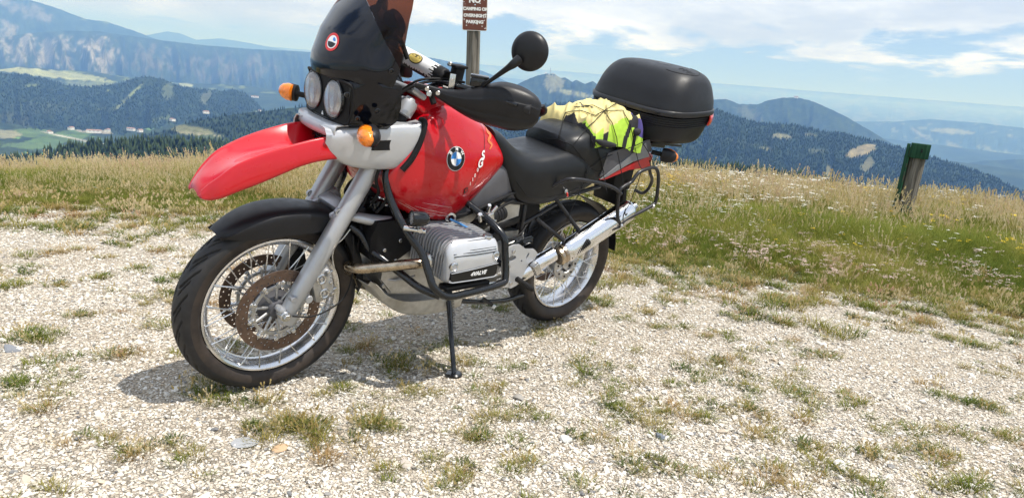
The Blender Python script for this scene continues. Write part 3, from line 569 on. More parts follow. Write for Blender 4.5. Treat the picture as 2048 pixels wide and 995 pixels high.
def inst_mat(name, stops, rough=.9, transl=0.0, nscale=1.2, spec=.2, tip=None):
    m = bpy.data.materials.new(name); m.use_nodes = True; t = m.node_tree; b = t.nodes['Principled BSDF']; L = t.links.new
    oi = t.nodes.new('ShaderNodeObjectInfo'); cr = t.nodes.new('ShaderNodeValToRGB')
    nn = t.nodes.new('ShaderNodeTexNoise'); nn.inputs['Scale'].default_value = nscale; nn.inputs['Detail'].default_value = 3; L(oi.outputs['Location'], nn.inputs['Vector'])
    ad = t.nodes.new('ShaderNodeMath'); ad.operation = 'MULTIPLY_ADD'; L(oi.outputs['Random'], ad.inputs[0]); ad.inputs[1].default_value = .55
    s2 = t.nodes.new('ShaderNodeMapRange'); L(nn.outputs[0], s2.inputs[0]); s2.inputs[1].default_value = .35; s2.inputs[2].default_value = .65; s2.inputs[4].default_value = .45; L(s2.outputs[0], ad.inputs[2])
    src = ad.outputs[0] if nscale > 0 else oi.outputs['Random']
    L(src, cr.inputs[0]); e = cr.color_ramp.elements; e[0].position, e[0].color = stops[0][0], (*stops[0][1], 1); e[1].position, e[1].color = stops[-1][0], (*stops[-1][1], 1)
    for p, c in stops[1:-1]: x = e.new(p); x.color = (*c, 1)
    L(cr.outputs[0], b.inputs['Base Color']); b.inputs['Roughness'].default_value = rough; b.inputs['Specular IOR Level'].default_value = spec
    if transl:
        tr = t.nodes.new('ShaderNodeBsdfTranslucent'); L(cr.outputs[0], tr.inputs[0]); mx = t.nodes.new('ShaderNodeMixShader'); mx.inputs[0].default_value = transl
        L(b.outputs[0], mx.inputs[1]); L(tr.outputs[0], mx.inputs[2]); L(mx.outputs[0], t.nodes['Material Output'].inputs[0])
    return m
def stone_mesh(k, sub=1, jag=.3, flat=.62):
    bm = bmesh.new(); bmesh.ops.create_icosphere(bm, subdivisions=sub, radius=.5); r = random.Random(k)
    cuts = [(Vector((r.gauss(0,1), r.gauss(0,1), r.gauss(0,1))).normalized(), r.uniform(.22,.40)) for _ in range(6)]
    for v in bm.verts:
        for nn, dd in cuts:
            s = v.co.dot(nn)-dd
            if s > 0: v.co -= nn*s*.9
        v.co *= 1+jag*.5*(r.random()-.5); v.co.z *= flat; v.co.x *= r.uniform(.98,1.02)
    me = bpy.data.meshes.new('stone'); bm.to_mesh(me); bm.free(); return me
STONE = inst_mat('gravel_stone', [(0,(.16,.16,.165)),(.05,(.30,.29,.27)),(.13,(.46,.41,.33)),(.32,(.58,.54,.47)),(.62,(.66,.625,.56)),(.88,(.70,.67,.61)),(.94,(.54,.44,.32)),(1,(.46,.44,.41))], .85, nscale=0)
def polar_pts(n, r0, r1, a0, a1, pw):   # pw: density ~ r**(-pw)
    u = rng.random(n); e = 2-pw
    r = (r0**e+(r1**e-r0**e)*u)**(1/e) if abs(e) > 1e-6 else r0*(r1/r0)**u
    a = np.radians(rng.uniform(a0, a1, n)); x = CX+r*np.cos(a); y = CY+r*np.sin(a); return x, y, r, np.degrees(a)
vs = []
for k in range(10): mm = stone_mesh(k, 1); mm.materials.append(STONE); vs.append(mm)
x, y, r, a = polar_pts(250000, 1.5, 7.2, -192, -78, 1.35)
bd = border(a)+.55*(fbm(x*1.1, y*1.1, 12, 4)-.5)*2
keep = (rng.random(len(x)) > sstep(r, bd-.5, bd+.5)*.93); keep &= rng.random(len(x)) > .35*sstep(fbm(x*1.7, y*1.7, 77, 4), .5, .62)
x, y, r = x[keep], y[keep], r[keep]; s = .0072*np.exp(rng.normal(0, .42, len(x)))*(1+.05*r); s = np.minimum(s, .042)
scatter('gravel', np.stack([x, y, gz(x, y)+s*.12], -1), np.stack([rng.uniform(-.5,.5,len(x)), rng.uniform(-.5,.5,len(x)), rng.uniform(0,6.28,len(x))], -1),
        np.stack([s*rng.uniform(.9,1.5,len(x)), s*rng.uniform(.7,1.1,len(x)), s*rng.uniform(.7,1.1,len(x))], -1), vs, 'pale limestone gravel covering the pull-in', 'gravel')
# larger stones one can pick out
def big_stone(lb, xy, sz, col, k, fl=.6):
    me = stone_mesh(k, 3, .06, fl); me.materials.append(mat('stone_%d' % k, col, .85, var=.15, vscale=60, bump=.5, bscale=150)); o = bpy.data.objects.new('stone', me); COL.objects.link(o)
    o.scale = sz; o.location = (xy[0], xy[1], float(gz(np.array(xy[0]), np.array(xy[1])))+sz[2]*.12); o.rotation_euler = (0, .1, k*.9); tag(o, lb, 'stone')
big_stone('bright white angular stone on the gravel at bottom centre', (0.138,0.960), (.045,.042,.05), (.66,.65,.62), 31)
big_stone('flat blue-grey slate piece lying right of the white stone', (-0.155,1.131), (.062,.04,.03), (.17,.19,.23), 32)
big_stone('grey rounded stone half sunk right of the side stand', (0.046,0.635), (.05,.045,.04), (.33,.31,.28), 33)
big_stone('flat grey slab sunk in the gravel below the front wheel', (0.995,0.397), (.095,.07,.022), (.36,.37,.38), 34)
big_stone('flat tan stone next to the reddish grass patch', (0.917,0.488), (.06,.045,.022), (.52,.36,.22), 35)
big_stone('beige stone at the lower middle of the gravel', (0.660,0.783), (.055,.045,.035), (.48,.42,.36), 36)
big_stone('dark bluish stone left of the front tyre', (1.413,-0.771), (.11,.05,.03), (.20,.21,.23), 37)
big_stone('white rounded stone at the lower right', (-0.509,1.605), (.05,.045,.04), (.66,.64,.62), 38)
# ------------------------------------------------------------------ grass
def blades(n, spread, h, w, lean=.5, seed=0, segs=3, heads=0.0, droop=.4, hvar=.4):
    r = np.random.default_rng(seed); V = []; F = []; k = 0
    for i in range(n):
        a = r.uniform(0, 6.28); q = spread*math.sqrt(r.random()); px, py = q*math.cos(a), q*math.sin(a)
        d = a+r.normal(0, .7); L = lean*(.3+q/spread*.7)*r.uniform(.5, 1.3); hh = h*(1-hvar*r.random()); ww = w*r.uniform(.7, 1.3)
        nx, ny = -math.sin(d), math.cos(d)
        for s in range(segs+1):
            t = s/segs; b = L*hh*(t**1.6)*(1+droop*t); z = hh*t*(1-.25*L*t); wt = ww*(1-t)**.7*.5+.0002
            cxx, cyy = px+math.cos(d)*b, py+math.sin(d)*b
            V += [(cxx+nx*wt, cyy+ny*wt, z), (cxx-nx*wt, cyy-ny*wt, z)]
            if s: F.append((k+2*s-2, k+2*s-1, k+2*s+1, k+2*s))
        k += 2*(segs+1)
        if heads and r.random() < heads:   # seed head: a slim spray
            for j in range(6):
                hw = ww*r.uniform(2.0, 3.6); zz = z-j*hh*.03; cx2 = cxx-math.cos(d)*j*L*hh*.03+r.normal(0, ww); cy2 = cyy-math.sin(d)*j*L*hh*.03+r.normal(0, ww)
                an = r.uniform(0, 3.14); ux, uy = math.cos(an)*hw, math.sin(an)*hw
                V += [(cx2-ux, cy2-uy, zz-hw*.6), (cx2+ux*.3, cy2+uy*.3, zz-hw), (cx2+ux, cy2+uy, zz+hw*.5), (cx2-ux*.2, cy2-uy*.2, zz+hw*1.3)]; F.append((k, k+1, k+2, k+3)); k += 4
    return V, F
def vmesh(nm, V, F, mats, mi=None):
    me = bpy.data.meshes.new(nm); me.from_pydata(V, [], F)
    for m_ in mats: me.materials.append(m_)
    if mi is not None: me.polygons.foreach_set('material_index', mi)
    me.update(); return me
G_TUFT = inst_mat('tuft_grass', [(0,(.07,.11,.015)),(.35,(.15,.18,.03)),(.6,(.25,.22,.055)),(.8,(.36,.25,.11)),(1,(.22,.11,.05))], transl=.3, nscale=2.5)
G_MEAD = inst_mat('meadow_grass', [(0,(.06,.10,.014)),(.4,(.14,.18,.026)),(.7,(.26,.26,.055)),(1,(.42,.34,.13))], transl=.35, nscale=.6)
G_DRY = inst_mat('dry_stalk', [(0,(.34,.25,.08)),(.3,(.56,.45,.21)),(.6,(.68,.57,.36)),(1,(.56,.36,.24))], transl=.3, nscale=.6)
G_WHITE = inst_mat('white_blossom', [(0,(.66,.64,.56)),(1,(.80,.78,.72))], transl=.2); G_YEL = inst_mat('yellow_blossom', [(0,(.78,.50,.02)),(1,(.80,.62,.05))], transl=.2)
G_DARK = inst_mat('herb_leaf', [(0,(.06,.10,.03)),(1,(.12,.12,.06))], transl=.2); G_PINK = inst_mat('clover_head', [(0,(.50,.36,.33)),(1,(.62,.50,.45))], transl=.2)
tv = [vmesh('tuft', *blades(40, .046, .046, .0034, 1.15, 100+i), [G_TUFT]) for i in range(6)]
big = [(0.88,0.39,2.6),(0.90,0.30,1.8),(0.83,0.45,1.6),(0.77,0.62,1.5),(0.60,0.50,1.3),(0.57,0.55,1.1),(0.59,0.22,1.2),(0.28,0.42,1.0),
 (0.00,0.26,1.2),(0.06,0.51,0.9),(0.11,0.53,1.0),(0.09,0.79,1.2),(0.17,0.72,1.1),(0.32,0.84,1.2),(-0.41,0.57,1.9),(-0.73,0.89,1.5),
 (-1.06,0.88,1.7),(-1.32,0.67,1.7),(-1.94,0.50,1.1),(-1.88,0.78,1.2),(-2.48,0.59,2.2),(-2.57,0.68,1.9),(-2.31,0.50,1.7),(-1.85,0.98,1.1),
 (-1.48,1.07,1.4),(-1.68,0.14,1.8),(-1.34,0.20,1.3),(-0.95,1.22,1.3),(-0.96,1.31,1.1),(-1.04,1.47,1.4),(-0.76,1.38,1.4),(-1.56,1.58,1.5),
 (-1.52,1.68,1.1),(-1.04,1.71,1.3),(-1.15,1.78,1.5),(-0.92,1.59,1.1),(-0.44,1.36,1.0),(-0.05,1.34,1.3),(-0.20,1.45,1.8),(-0.22,1.51,1.9),
 (-0.43,1.57,1.5),(-0.71,1.92,2.0),(-0.83,1.84,1.2),(-0.92,1.79,1.1),(0.05,1.24,1.1),(-0.24,0.92,1.0),(-0.19,0.90,1.1),(-0.34,1.03,0.9),
 (-0.43,1.12,1.2),(-0.36,0.92,1.0),(1.26,-0.88,2.2),(1.33,-0.90,1.6),(1.33,-0.56,1.2),(1.43,-0.18,1.0),(1.09,-0.50,1.5),(1.13,-1.08,1.0),
 (0.86,-0.79,1.3),(1.25,0.29,0.8),(1.28,0.29,0.9),(1.30,0.16,0.9),(0.93,0.05,1.6),(0.92,-0.07,1.5),(0.83,0.18,1.2),(0.67,-0.01,1.3),
 (0.82,-0.06,1.2),(0.20,-0.37,1.2),(0.21,-0.12,1.2),(0.22,0.11,1.5),(0.32,0.32,1.1),(0.32,-0.12,0.9),(0.40,-0.23,1.0),(-0.08,0.06,1.2),
 (-0.59,-0.34,1.2),(-0.65,-0.20,1.2),(-0.74,0.04,1.1),(-1.11,0.24,1.4),(-1.25,-0.09,1.6),(-1.82,-0.28,1.8),(-2.05,-0.16,1.6),(-2.56,0.09,1.8),
 (-2.80,0.86,1.8),(-3.21,1.20,1.6),(-2.75,1.17,1.6),(-2.54,1.52,1.5),(-2.91,1.56,1.6),(-3.41,1.54,1.8),(1.26,-1.70,1.6),(1.11,-1.58,1.3),
 (0.91,-1.63,1.3),(0.68,-1.75,1.6),(0.61,-1.48,1.5),(0.87,-2.35,1.6),(1.10,-2.31,1.9),(0.61,-2.39,1.6),(0.42,-2.16,1.8),(0.04,-2.66,1.4),
 (0.37,-2.97,1.5),(0.79,-3.12,1.8),(1.01,-3.19,1.9),(0.48,-3.40,1.6),(0.81,0.54,0.8),(0.75,0.81,0.9),(0.58,0.83,0.9),(0.61,0.94,1.0),
 (0.53,0.92,1.0),(0.39,0.98,1.0),(0.35,1.02,1.1),(0.30,1.16,0.9),(1.38,0.11,0.7),(1.44,-0.40,1.1),(1.35,-0.25,0.7),(0.06,1.01,0.8),
 (-0.72,1.66,1.0),(-1.56,1.81,1.2),(-1.27,1.93,1.4)]
P_ = []; S_ = []
for (bx, by, s) in big:
    for k in range(int(2+s*2.6)):
        q = .045*s*math.sqrt(random.random()); an = random.uniform(0, 6.28); P_.append((bx+q*math.cos(an)*1.3, by+q*math.sin(an))); S_.append(random.uniform(.45, .95)*(.6+.25*s))
x, y, r, a = polar_pts(9600, 1.6, 7.0, -190, -80, 0.0)
k = fbm(x*5.2, y*5.2, 40, 3)+.10*sstep(r, 3.2, 6.0)+.05*sstep(a, -100, -175); ok = (k > .598) & (rng.random(len(x)) < .8)
x2, y2 = x[ok], y[ok]
P_ += list(zip(x2, y2)); S_ += list(rng.uniform(.35, .75, len(x2)))
x, y, r, a = polar_pts(5200, 3.9, 7.0, -175, -92, -2.0); bd = border(a)+.55*(fbm(x*1.1, y*1.1, 12, 4)-.5)*2
ok = (rng.random(len(x)) < sstep(r, bd-1.8, bd+.2)*.9); P_ += list(zip(x[ok], y[ok])); S_ += list(rng.uniform(.6, 1.5, ok.sum()))
P_ = np.array(P_); S_ = np.array(S_); n = len(P_)
def rz(n): return np.stack([np.zeros(n), np.zeros(n), rng.uniform(0, 6.28, n)], -1)
scatter('grass_tuft', np.stack([P_[:, 0], P_[:, 1], gz(P_[:, 0], P_[:, 1])-.002], -1), rz(n), S_, tv, 'small tufts of grass growing through the gravel', 'grass')
# reddish dry wisps and dark herbs between
wv = []
for i in range(4):
    V, F = blades(9, .03, .10, .0016, .6, 300+i, heads=1.0); wv.append(vmesh('wisp', V, F, [G_DRY]))
sel = rng.random(n) < .30
scatter('dry_wisp', np.stack([P_[sel, 0]+.03, P_[sel, 1], gz(P_[sel, 0], P_[sel, 1])], -1), rz(sel.sum()), S_[sel]*rng.uniform(.5, 1.1, sel.sum()), wv, 'dry reddish seed wisps among the tufts', 'grass')
hv = []
for i in range(3):
    V, F = blades(26, .05, .035, .009, 1.5, 340+i, segs=2); hv.append(vmesh('herb', V, F, [G_DARK]))
sel = rng.random(n) < .10
scatter('herb', np.stack([P_[sel, 0], P_[sel, 1]-.04, gz(P_[sel, 0], P_[sel, 1])+.002], -1), rz(sel.sum()), S_[sel], hv, 'low dark herbs lying on the gravel', 'herb')
# ---- meadow
mv = [vmesh('clump', *blades(46, .11, .24, .0045, .75, 400+i, segs=3, hvar=.55), [G_MEAD]) for i in range(6)]
def meadow_pts(n, off, pw=0.6, fade=.5, r1=3.5):
    a = rng.uniform(-190, -80, n); b = border(a); c = crest(a)+r1; u = rng.random(n)
    r = b+off+(c-b-off)*u**1.0; keep = rng.random(n) < np.clip((r/12)**(1-pw)+.35, 0, 1); a, r = a[keep], r[keep]
    x = CX+r*np.cos(np.radians(a)); y = CY+r*np.sin(np.radians(a)); return x, y, r, a
x, y, r, a = meadow_pts(26000, -.15); bd = border(a); h = sstep(r, bd-.2, bd+2.2)*.72+.34; h *= .55+.95*fbm(x*1.4, y*1.4, 61, 4); h *= 1-.15*sstep(a, -125, -105)
scatter('meadow_grass', np.stack([x, y, gz(x, y)-.01], -1), rz(len(x)), np.stack([h, h, h], -1)*np.array([[1,1,1.]]), mv, 'green and straw coloured meadow grass behind the gravel', 'grass')
dv = []
for i in range(5):
    V, F = blades(15, .12, .46, .0024, .45, 500+i, segs=4, heads=1.0, hvar=.45, droop=.8); dv.append(vmesh('stalks', V, F, [G_DRY]))
x, y, r, a = meadow_pts(16500, .35); bd = border(a)
k = fbm(x*.55, y*.55, 71, 4)*.6+.55*sstep(r, crest(a)-4.5, crest(a)-.5)+.45*sstep(a, -118, -97)*sstep(r, bd+.2, bd+2); ok = rng.random(len(x)) < sstep(k, .25, .8)*.42; x, y, r, a = x[ok], y[ok], r[ok], a[ok]; bd = border(a)
h = (sstep(r, bd, bd+2.6)*.50+.42)*rng.uniform(.65, 1.15, len(x))*(.55+.9*fbm(x*1.3, y*1.3, 66, 4))*(1-.22*sstep(a, -125, -105))
scatter('seed_stalk', np.stack([x, y, gz(x, y)-.01], -1), rz(len(x)), h, dv, 'dry seeding grass stalks of the meadow', 'grass')
def umbel(seed, hh, m1, m2, nh=3, rad=.014, ns=16, flat=.4):
    r = np.random.default_rng(seed); V = []; F = []; mi = []; k = 0
    for s in range(nh):
        a = r.uniform(0, 6.28); L = hh*r.uniform(.6, 1); bx, by = math.cos(a)*L*.25, math.sin(a)*L*.25
        V += [(-.0015,0,0),(.0015,0,0),(bx+.001,by,L),(bx-.001,by,L)]; F.append((k,k+1,k+2,k+3)); mi.append(0); k += 4
        for j in range(ns):
            q = rad*math.sqrt(r.random())*1.4; an = r.uniform(0, 6.28); x0, y0, z0 = bx+q*math.cos(an), by+q*math.sin(an), L+r.uniform(0, rad*flat); w = rad*.38; t = r.uniform(0, 1.57)
            for c in range(4): V.append((x0+w*math.cos(t+c*1.57), y0+w*math.sin(t+c*1.57), z0+r.uniform(-.4, .4)*w))
            F.append((k,k+1,k+2,k+3)); mi.append(1); k += 4
    return vmesh('flower', V, F, [m1, m2], mi)
uv_ = [umbel(600+i, .34, G_MEAD, G_WHITE, 4, .024) for i in range(4)]
x, y, r, a = meadow_pts(6000, .3); ok = rng.random(len(x)) < .07*(1-sstep(a, -138, -122)*.8)+.75*sstep(fbm(x*.5, y*.5, 81, 3), .42, .66)*.7*(1-sstep(a, -138, -122)*.96); x, y, r = x[ok], y[ok], r[ok]; h = np.clip((r-4.6)*.22, .35, 1.05)*rng.uniform(.75, 1.1, len(x))*(1-.5*sstep(a[ok], -138, -115))
scatter('white_flower', np.stack([x, y, gz(x, y)], -1), rz(len(x)), h, uv_, 'white yarrow flowers in the meadow', 'flower')
yv = [umbel(640+i, .26, G_MEAD, G_YEL, 3, .019, 10, .3) for i in range(4)]
x, y, r, a = meadow_pts(4200, .1); ok = rng.random(len(x)) < .08+.85*sstep(fbm(x*.7, y*.7, 91, 3), .52, .66); x, y, r = x[ok], y[ok], r[ok]; h = np.clip((r-4.3)*.25, .35, 1.1)*rng.uniform(.75, 1.1, len(x))*(1-.5*sstep(a[ok], -138, -115))
scatter('yellow_flower', np.stack([x, y, gz(x, y)], -1), rz(len(x)), h, yv, 'yellow hawkweed flowers in the meadow', 'flower')
pv_ = [umbel(680+i, .12, G_MEAD, G_PINK, 5, .010, 10, .8) for i in range(3)]
x, y, r, a = meadow_pts(4200, -.1); ok = rng.random(len(x)) < (1-sstep(r, border(a)+.8, border(a)+3))*.75*sstep(-a, 125, 150); x, y, r = x[ok], y[ok], r[ok]
scatter('clover', np.stack([x, y, gz(x, y)], -1), rz(len(x)), rng.uniform(.8, 1.3, len(x)), pv_, 'faded clover heads along the edge of the meadow', 'flower')

# ================================================================== THE MOTORCYCLE
LEAN = R(9.1557)
bike = empty('motorcycle'); bike.rotation_euler = (-LEAN, 0, 0)
tag(bike, 'red and silver touring motorcycle with black fairing leaning on its side stand', 'motorcycle')
BM = Matrix.Rotation(-LEAN, 3, 'X'); BMi = BM.inverted()
def w2b(p): return tuple(BMi @ Vector(p))
CAMB = BMi @ CAM
V3 = lambda *a: np.array(a, float)
def lerp(a, b, t): return np.array(a, float)*(1-t)+np.array(b, float)*t
# ------------------------------------------------------------------ wheels
def wheel(x, Rt, prof, rim_prof, rim_r, rim_y, nsp, hub_r, hub_y, N, gfun):
    w = empty('wheel', bike, (x, 0, Rt))
    # tyre with cut tread
    pr = catmull(prof, 7); nt_ = N*40; th = np.linspace(0, 2*np.pi, nt_, endpoint=False)
    TH, J = np.meshgrid(th, np.arange(len(pr)), indexing='ij'); r = pr[J, 0]; y = pr[J, 1]
    d = gfun(TH, y, N)*sstep(r, Rt-.045, Rt-.036)
    r = r-d*.008
    P = np.stack([r*np.cos(TH), y, r*np.sin(TH)], -1).reshape(-1, 3); m = len(pr); F = []; mi = []
    wall = [abs(pr[j][1]) > 0 and pr[j][0] < Rt-.036 for j in range(m)]
    b = MB(); F = [(i*m+j, ((i+1) % nt_)*m+j, ((i+1) % nt_)*m+j+1, i*m+j+1) for i in range(nt_) for j in range(m-1)]
    b.add(P, F); b.m = [1 if wall[j] else 0 for i in range(nt_) for j in range(m-1)]
    b.build('tyre', [M['rubber'], M['wallr']], w, ang=30)
    b = MB(); b.lathe((0,0,0), (0,1,0), rim_prof, 96, closed=True); b.build('rim', M['rim'], w, ang=30)
    # spokes
    for sd in (-1, 1):
        me = None
        for dr in (-1, 1):
            b = MB(); a = rim_r; p0 = V3(hub_r*math.cos(dr*.95), sd*hub_y, hub_r*math.sin(dr*.95)); p1 = V3(a, sd*rim_y, 0)
            b.tube([p0, p1], .0019, 6, k=1); b.cyl(lerp(p0, p1, .93), p1, .0032, 6); me = b.mesh('spoke'); me.materials.append(M['spoke'])
            n = nsp//4
            for k in range(n):
                o = bpy.data.objects.new('spoke', me); COL.objects.link(o); o.parent = w
                o.rotation_euler.y = -(k*4+(dr+1)//2*2+(sd+1)//2)*2*math.pi/nsp
    return w
tp = [(.256,-.040),(.268,-.050),(.285,-.0555),(.300,-.0545),(.311,-.049),(.319,-.038),(.3255,-.022),(.329,0),(.3255,.022),(.319,.038),(.311,.049),(.300,.0545),(.285,.0555),(.268,.050),(.256,.040)]
def gF(TH, y, N):
    f = TH*N/(2*np.pi); ay = np.abs(y); s = np.where(y > 0, 0, .5)
    def ln(ph, w): q = (ph % 1); q = np.minimum(q, 1-q); return 1-sstep(q, w*.7, w)
    g1 = ln(f+s*.5-17*ay-9*np.clip(ay-.02, 0, 1), .085)*sstep(ay, .003, .005)
    g2 = ln(f+s*.5+.5-27*ay, .075)*sstep(ay, .012, .014)*(1-sstep(ay, .036, .038))
    return np.maximum(g1*(1-sstep(ay, .044, .047)), g2)
rp = [(.2525,.0385),(.2525,.0345),(.243,.031),(.238,.022),(.232,.014),(.229,0),(.232,-.014),(.238,-.022),(.243,-.031),(.2525,-.0345),(.2525,-.0385),(.246,-.0395),(.237,-.034),(.229,-.022),(.222,-.010),(.221,0),(.222,.010),(.229,.022),(.237,.034),(.246,.0395)]
WF = wheel(.755, .329, tp, rp, .241, .036, 40, .052, .030, 22, gF)
tp2 = [(.233,-.056),(.246,-.067),(.262,-.0745),(.278,-.075),(.292,-.069),(.303,-.056),(.313,-.033),(.321,0),(.313,.033),(.303,.056),(.292,.069),(.278,.075),(.262,.0745),(.246,.067),(.233,.056)]
rp2 = [(a-.0235, b*1.52) for a, b in rp]
WR = wheel(-.755, .321, tp2, rp2, .217, .054, 40, .060, .03, 20, gF)
def hub_front():
    b = MB(); b.lathe((0,-.085,0), (0,1,0), [(.016,0),(.016,.010),(.030,.012),(.034,.035),(.055,.045),(.062,.052),(.062,.060),(.050,.064),(.046,.085),(.050,.106),(.062,.110),(.062,.118),(.050,.124),(.036,.135),(.032,.158),(.016,.160),(.016,.170)], 40)
    b.build('hub', M['grey'], WF)
    b = MB()   # cast ribs of the hub flange
    for sd in (-1, 1):
        for k in range(10):
            a = k*2*math.pi/10+.2; p = V3(math.cos(a), 0, math.sin(a)); b.tube([p*.034+V3(0,sd*.052,0), p*.070+V3(0,sd*.060,0), p*.102+V3(0,sd*.066,0)], [.0065,.005,.0045], 8, k=2)
            q = p*.105+V3(0,sd*.0665,0)
        b.lathe((0,sd*.064,0), (0,sd,0), [(.084,-.003),(.084,.004),(.090,.005),(.095,.004),(.095,-.003)], 60, closed=True)
    b.build('hub_spider', M['alu'], WF)
    for sd in (-1, 1):
        b = MB(); hol = []
        for s in range(12):
            a0, a1 = s*math.pi/6, (s+1)*math.pi/6
            def arc(r, x0, x1, n): return [(r*math.cos(x0+(x1-x0)*i/n), r*math.sin(x0+(x1-x0)*i/n)) for i in range(n+1)]
            outer = arc(.1525, a0, a1, 8)+arc(.112, a1, a0, 6)
            hs = []
            for (rr_, fr) in ((.147,.12),(.141,.37),(.134,.62),(.127,.87),(.119,.2),(.122,.55)):
                aa_ = a0+(a1-a0)*fr; hs.append([(rr_*math.cos(aa_)+.0036*math.cos(t*math.pi/3), rr_*math.sin(aa_)+.0036*math.sin(t*math.pi/3)) for t in range(6)])
            b.plate(outer, .0045, (0, sd*.0735, 0), (1,0,0), (0,0,1), holes=hs)
        b.build('brake_disc', M['disc'], WF, ang=30)
        b = MB()
        for k in range(10):
            a = k*2*math.pi/10+.35; p = V3(math.cos(a)*.108, sd*.070, math.sin(a)*.108); b.cyl(p, p+V3(0,sd*.010,0), .0085, 14); b.cyl(p+V3(0,sd*.01,0), p+V3(0,sd*.013,0), .0045, 6)
            p2 = p*V3(.86,1,.86); b.cyl(p2, p2+V3(0,sd*.008,0), .006, 8)
            b.box((p+p2)/2, (.022,.006,.012), rot('Y', -a), bev=.001)
        b.build('disc_carrier', M['bolt'], WF)
hub_front()
def hub_rear():
    b = MB(); b.lathe((0,-.09,0), (0,1,0), [(.05,0),(.075,.01),(.085,.04),(.070,.06),(.055,.07),(.055,.125),(.066,.13),(.080,.132),(.082,.138),(.074,.142),(.045,.144),(.040,.134),(.022,.132),(.022,.137),(0,.137)], 48); b.build('hub', M['alu'], WR)
    b = MB()
    for k in range(8): a = k*math.pi/4; p = V3(math.cos(a)*.062, .050, math.sin(a)*.062); b.cyl(p, p+V3(0,.007,0), .005, 6)
    for k in range(4): a = k*math.pi/2+.3; p = V3(math.cos(a)*.031, .044, math.sin(a)*.031); b.cyl(p, p+V3(0,.010,0), .008, 6)
    b.build('hub_bolts', M['blackm'], WR)
    b = MB()
    for k in range(8): a = k*math.pi/4+.39; p = V3(math.cos(a), 0, math.sin(a)); b.tube([p*.03+V3(0,.047,0), p*.072+V3(0,.052,0)], .005, 6, k=1)
    b.build('hub_rib', M['alu'], WR)
    b = MB(); b.lathe((0,-.075,0), (0,1,0), [(.10,0),(.138,0),(.138,.005),(.10,.005)], 60, closed=True); b.build('brake_disc', M['disc'], WR)
hub_rear()
# ------------------------------------------------------------------ fork, axle, brakes
RAKEV = V3(-.452, 0, .892)/np.linalg.norm(V3(-.452, 0, .892))
for sd in (1, -1):
    y = sd*.098; A = V3(.752, y, .300)
    def fp(t): return A+RAKEV*t
    b = MB(); b.tube([fp(-.012), fp(.01), fp(.05), fp(.12), fp(.30), fp(.60), fp(.635)], [.012,.025,.029,.0315,.0325,.033,.033], 24, k=3); b.build('fork_slider', M['fork'], bike)
    b = MB(); b.cyl(fp(.60), fp(.86), .0195, 24); b.build('fork_tube', M['chrome'], bike)
    b = MB(); b.cyl(fp(.62), fp(.645), .036, 24); b.build('fork_seal', M['blackm'], bike)
    b = MB(); b.cyl(fp(.80), fp(.835), .026, 24); b.build('fork_collar', M['blackm'], bike)
    b = MB(); b.lathe(fp(.828), RAKEV, [(.026,0),(.034,.004),(.035,.045),(.031,.058),(.020,.062),(.016,.070),(0,.071)], 28); b.build('fork_cap', M['fork'], bike)
    b = MB(); b.cyl((.755,sd*.082,.329), (.755,sd*.128,.329), .019, 24); b.cyl((.755,sd*.128,.329), (.755,sd*.140,.329), .013, 6); b.build('axle_nut', M['bolt'], bike)
    b = MB(); q = V3(.742, y, .318); b.box(q+V3(-.006,sd*.008,-.004), (.046,.040,.052), rot('Y', -.47), bev=.010); b.box(q+V3(.02,sd*.0,.028), (.03,.045,.022), rot('Y', -.47), bev=.007); b.build('axle_clamp', M['fork'], bike)
    b = MB(); p = fp(.105)+V3(.030, sd*.02, .0); b.cyl(p+V3(0,-sd*.01,0), p+V3(0,sd*.018,0), .011, 16); p = fp(.44)+V3(.032, sd*.006, .0)
    b.lathe(p, (0, 1, 0), [(.008,-.006),(.014,-.006),(.014,.006),(.008,.006)], 20, closed=True); b.box(p+V3(-.012,0,-.002), (.02,.010,.014), bev=.002); b.build('fork_lug', M['fork'], bike)
    # four-pot brake caliper behind the leg
    b = MB(); c = V3(.622, sd*.094, .425); Rc = rot('Y', .30)
    b.box(c, (.075,.050,.125), Rc, bev=.012); b.build('brake_caliper', M['alu'] if sd > 0 else M['blackm'], bike)
    b = MB()
    for dz in (-.030,.030): p = c+Rc@V3(.002, sd*.025, dz); b.lathe(p, (0,sd,0), [(.012,0),(.0195,0),(.0195,.006),(.016,.008),(.012,.006)], 24, closed=True); b.cyl(p, p+V3(0,sd*.006,0), .006, 12)
    b.box(c+Rc@V3(.002,sd*.027,0), (.010,.006,.05), Rc, bev=.002)
    for q in ((-.028,.045),(-.028,-.045),(-.030,0),(.03,.05)): p = c+Rc@V3(q[0], sd*.024, q[1]); b.cyl(p, p+V3(0,sd*.007,0), .0055, 6)
    b.build('caliper_bolt', M['bolt'], bike)
    b = MB()
    for q in ((0.6110,0.1000,0.4720), (0.6690,0.1000,0.3770)): p = V3(q[0], sd*.085, q[2]); b.cyl(p, p+V3(0,sd*.034,0), .0145, 20); b.box(p+V3(.012,sd*.012,.01), (.04,.02,.02), rot('Y', .3), bev=.004)
    b.build('caliper_mount', M['fork'], bike)
b = MB(); b.tube([(0.5230,0.0900,0.6200), (0.5530,0.0950,0.5860), (0.5760,0.0950,0.5660), (0.5870,0.1000,0.5300), (0.5750,0.1000,0.4810)], .0035, 8); b.build('brake_pipe', M['bolt'], bike)
b = MB(); b.tube([(0.7330,0.1300,0.3300), (0.6750,0.1450,0.3250), (0.6060,0.1400,0.3360), (0.5290,0.1200,0.3710), (0.4960,0.1000,0.4620), (0.5070,0.0900,0.5960)], .003, 8); b.build('speedometer_cable', M['blackm'], bike)
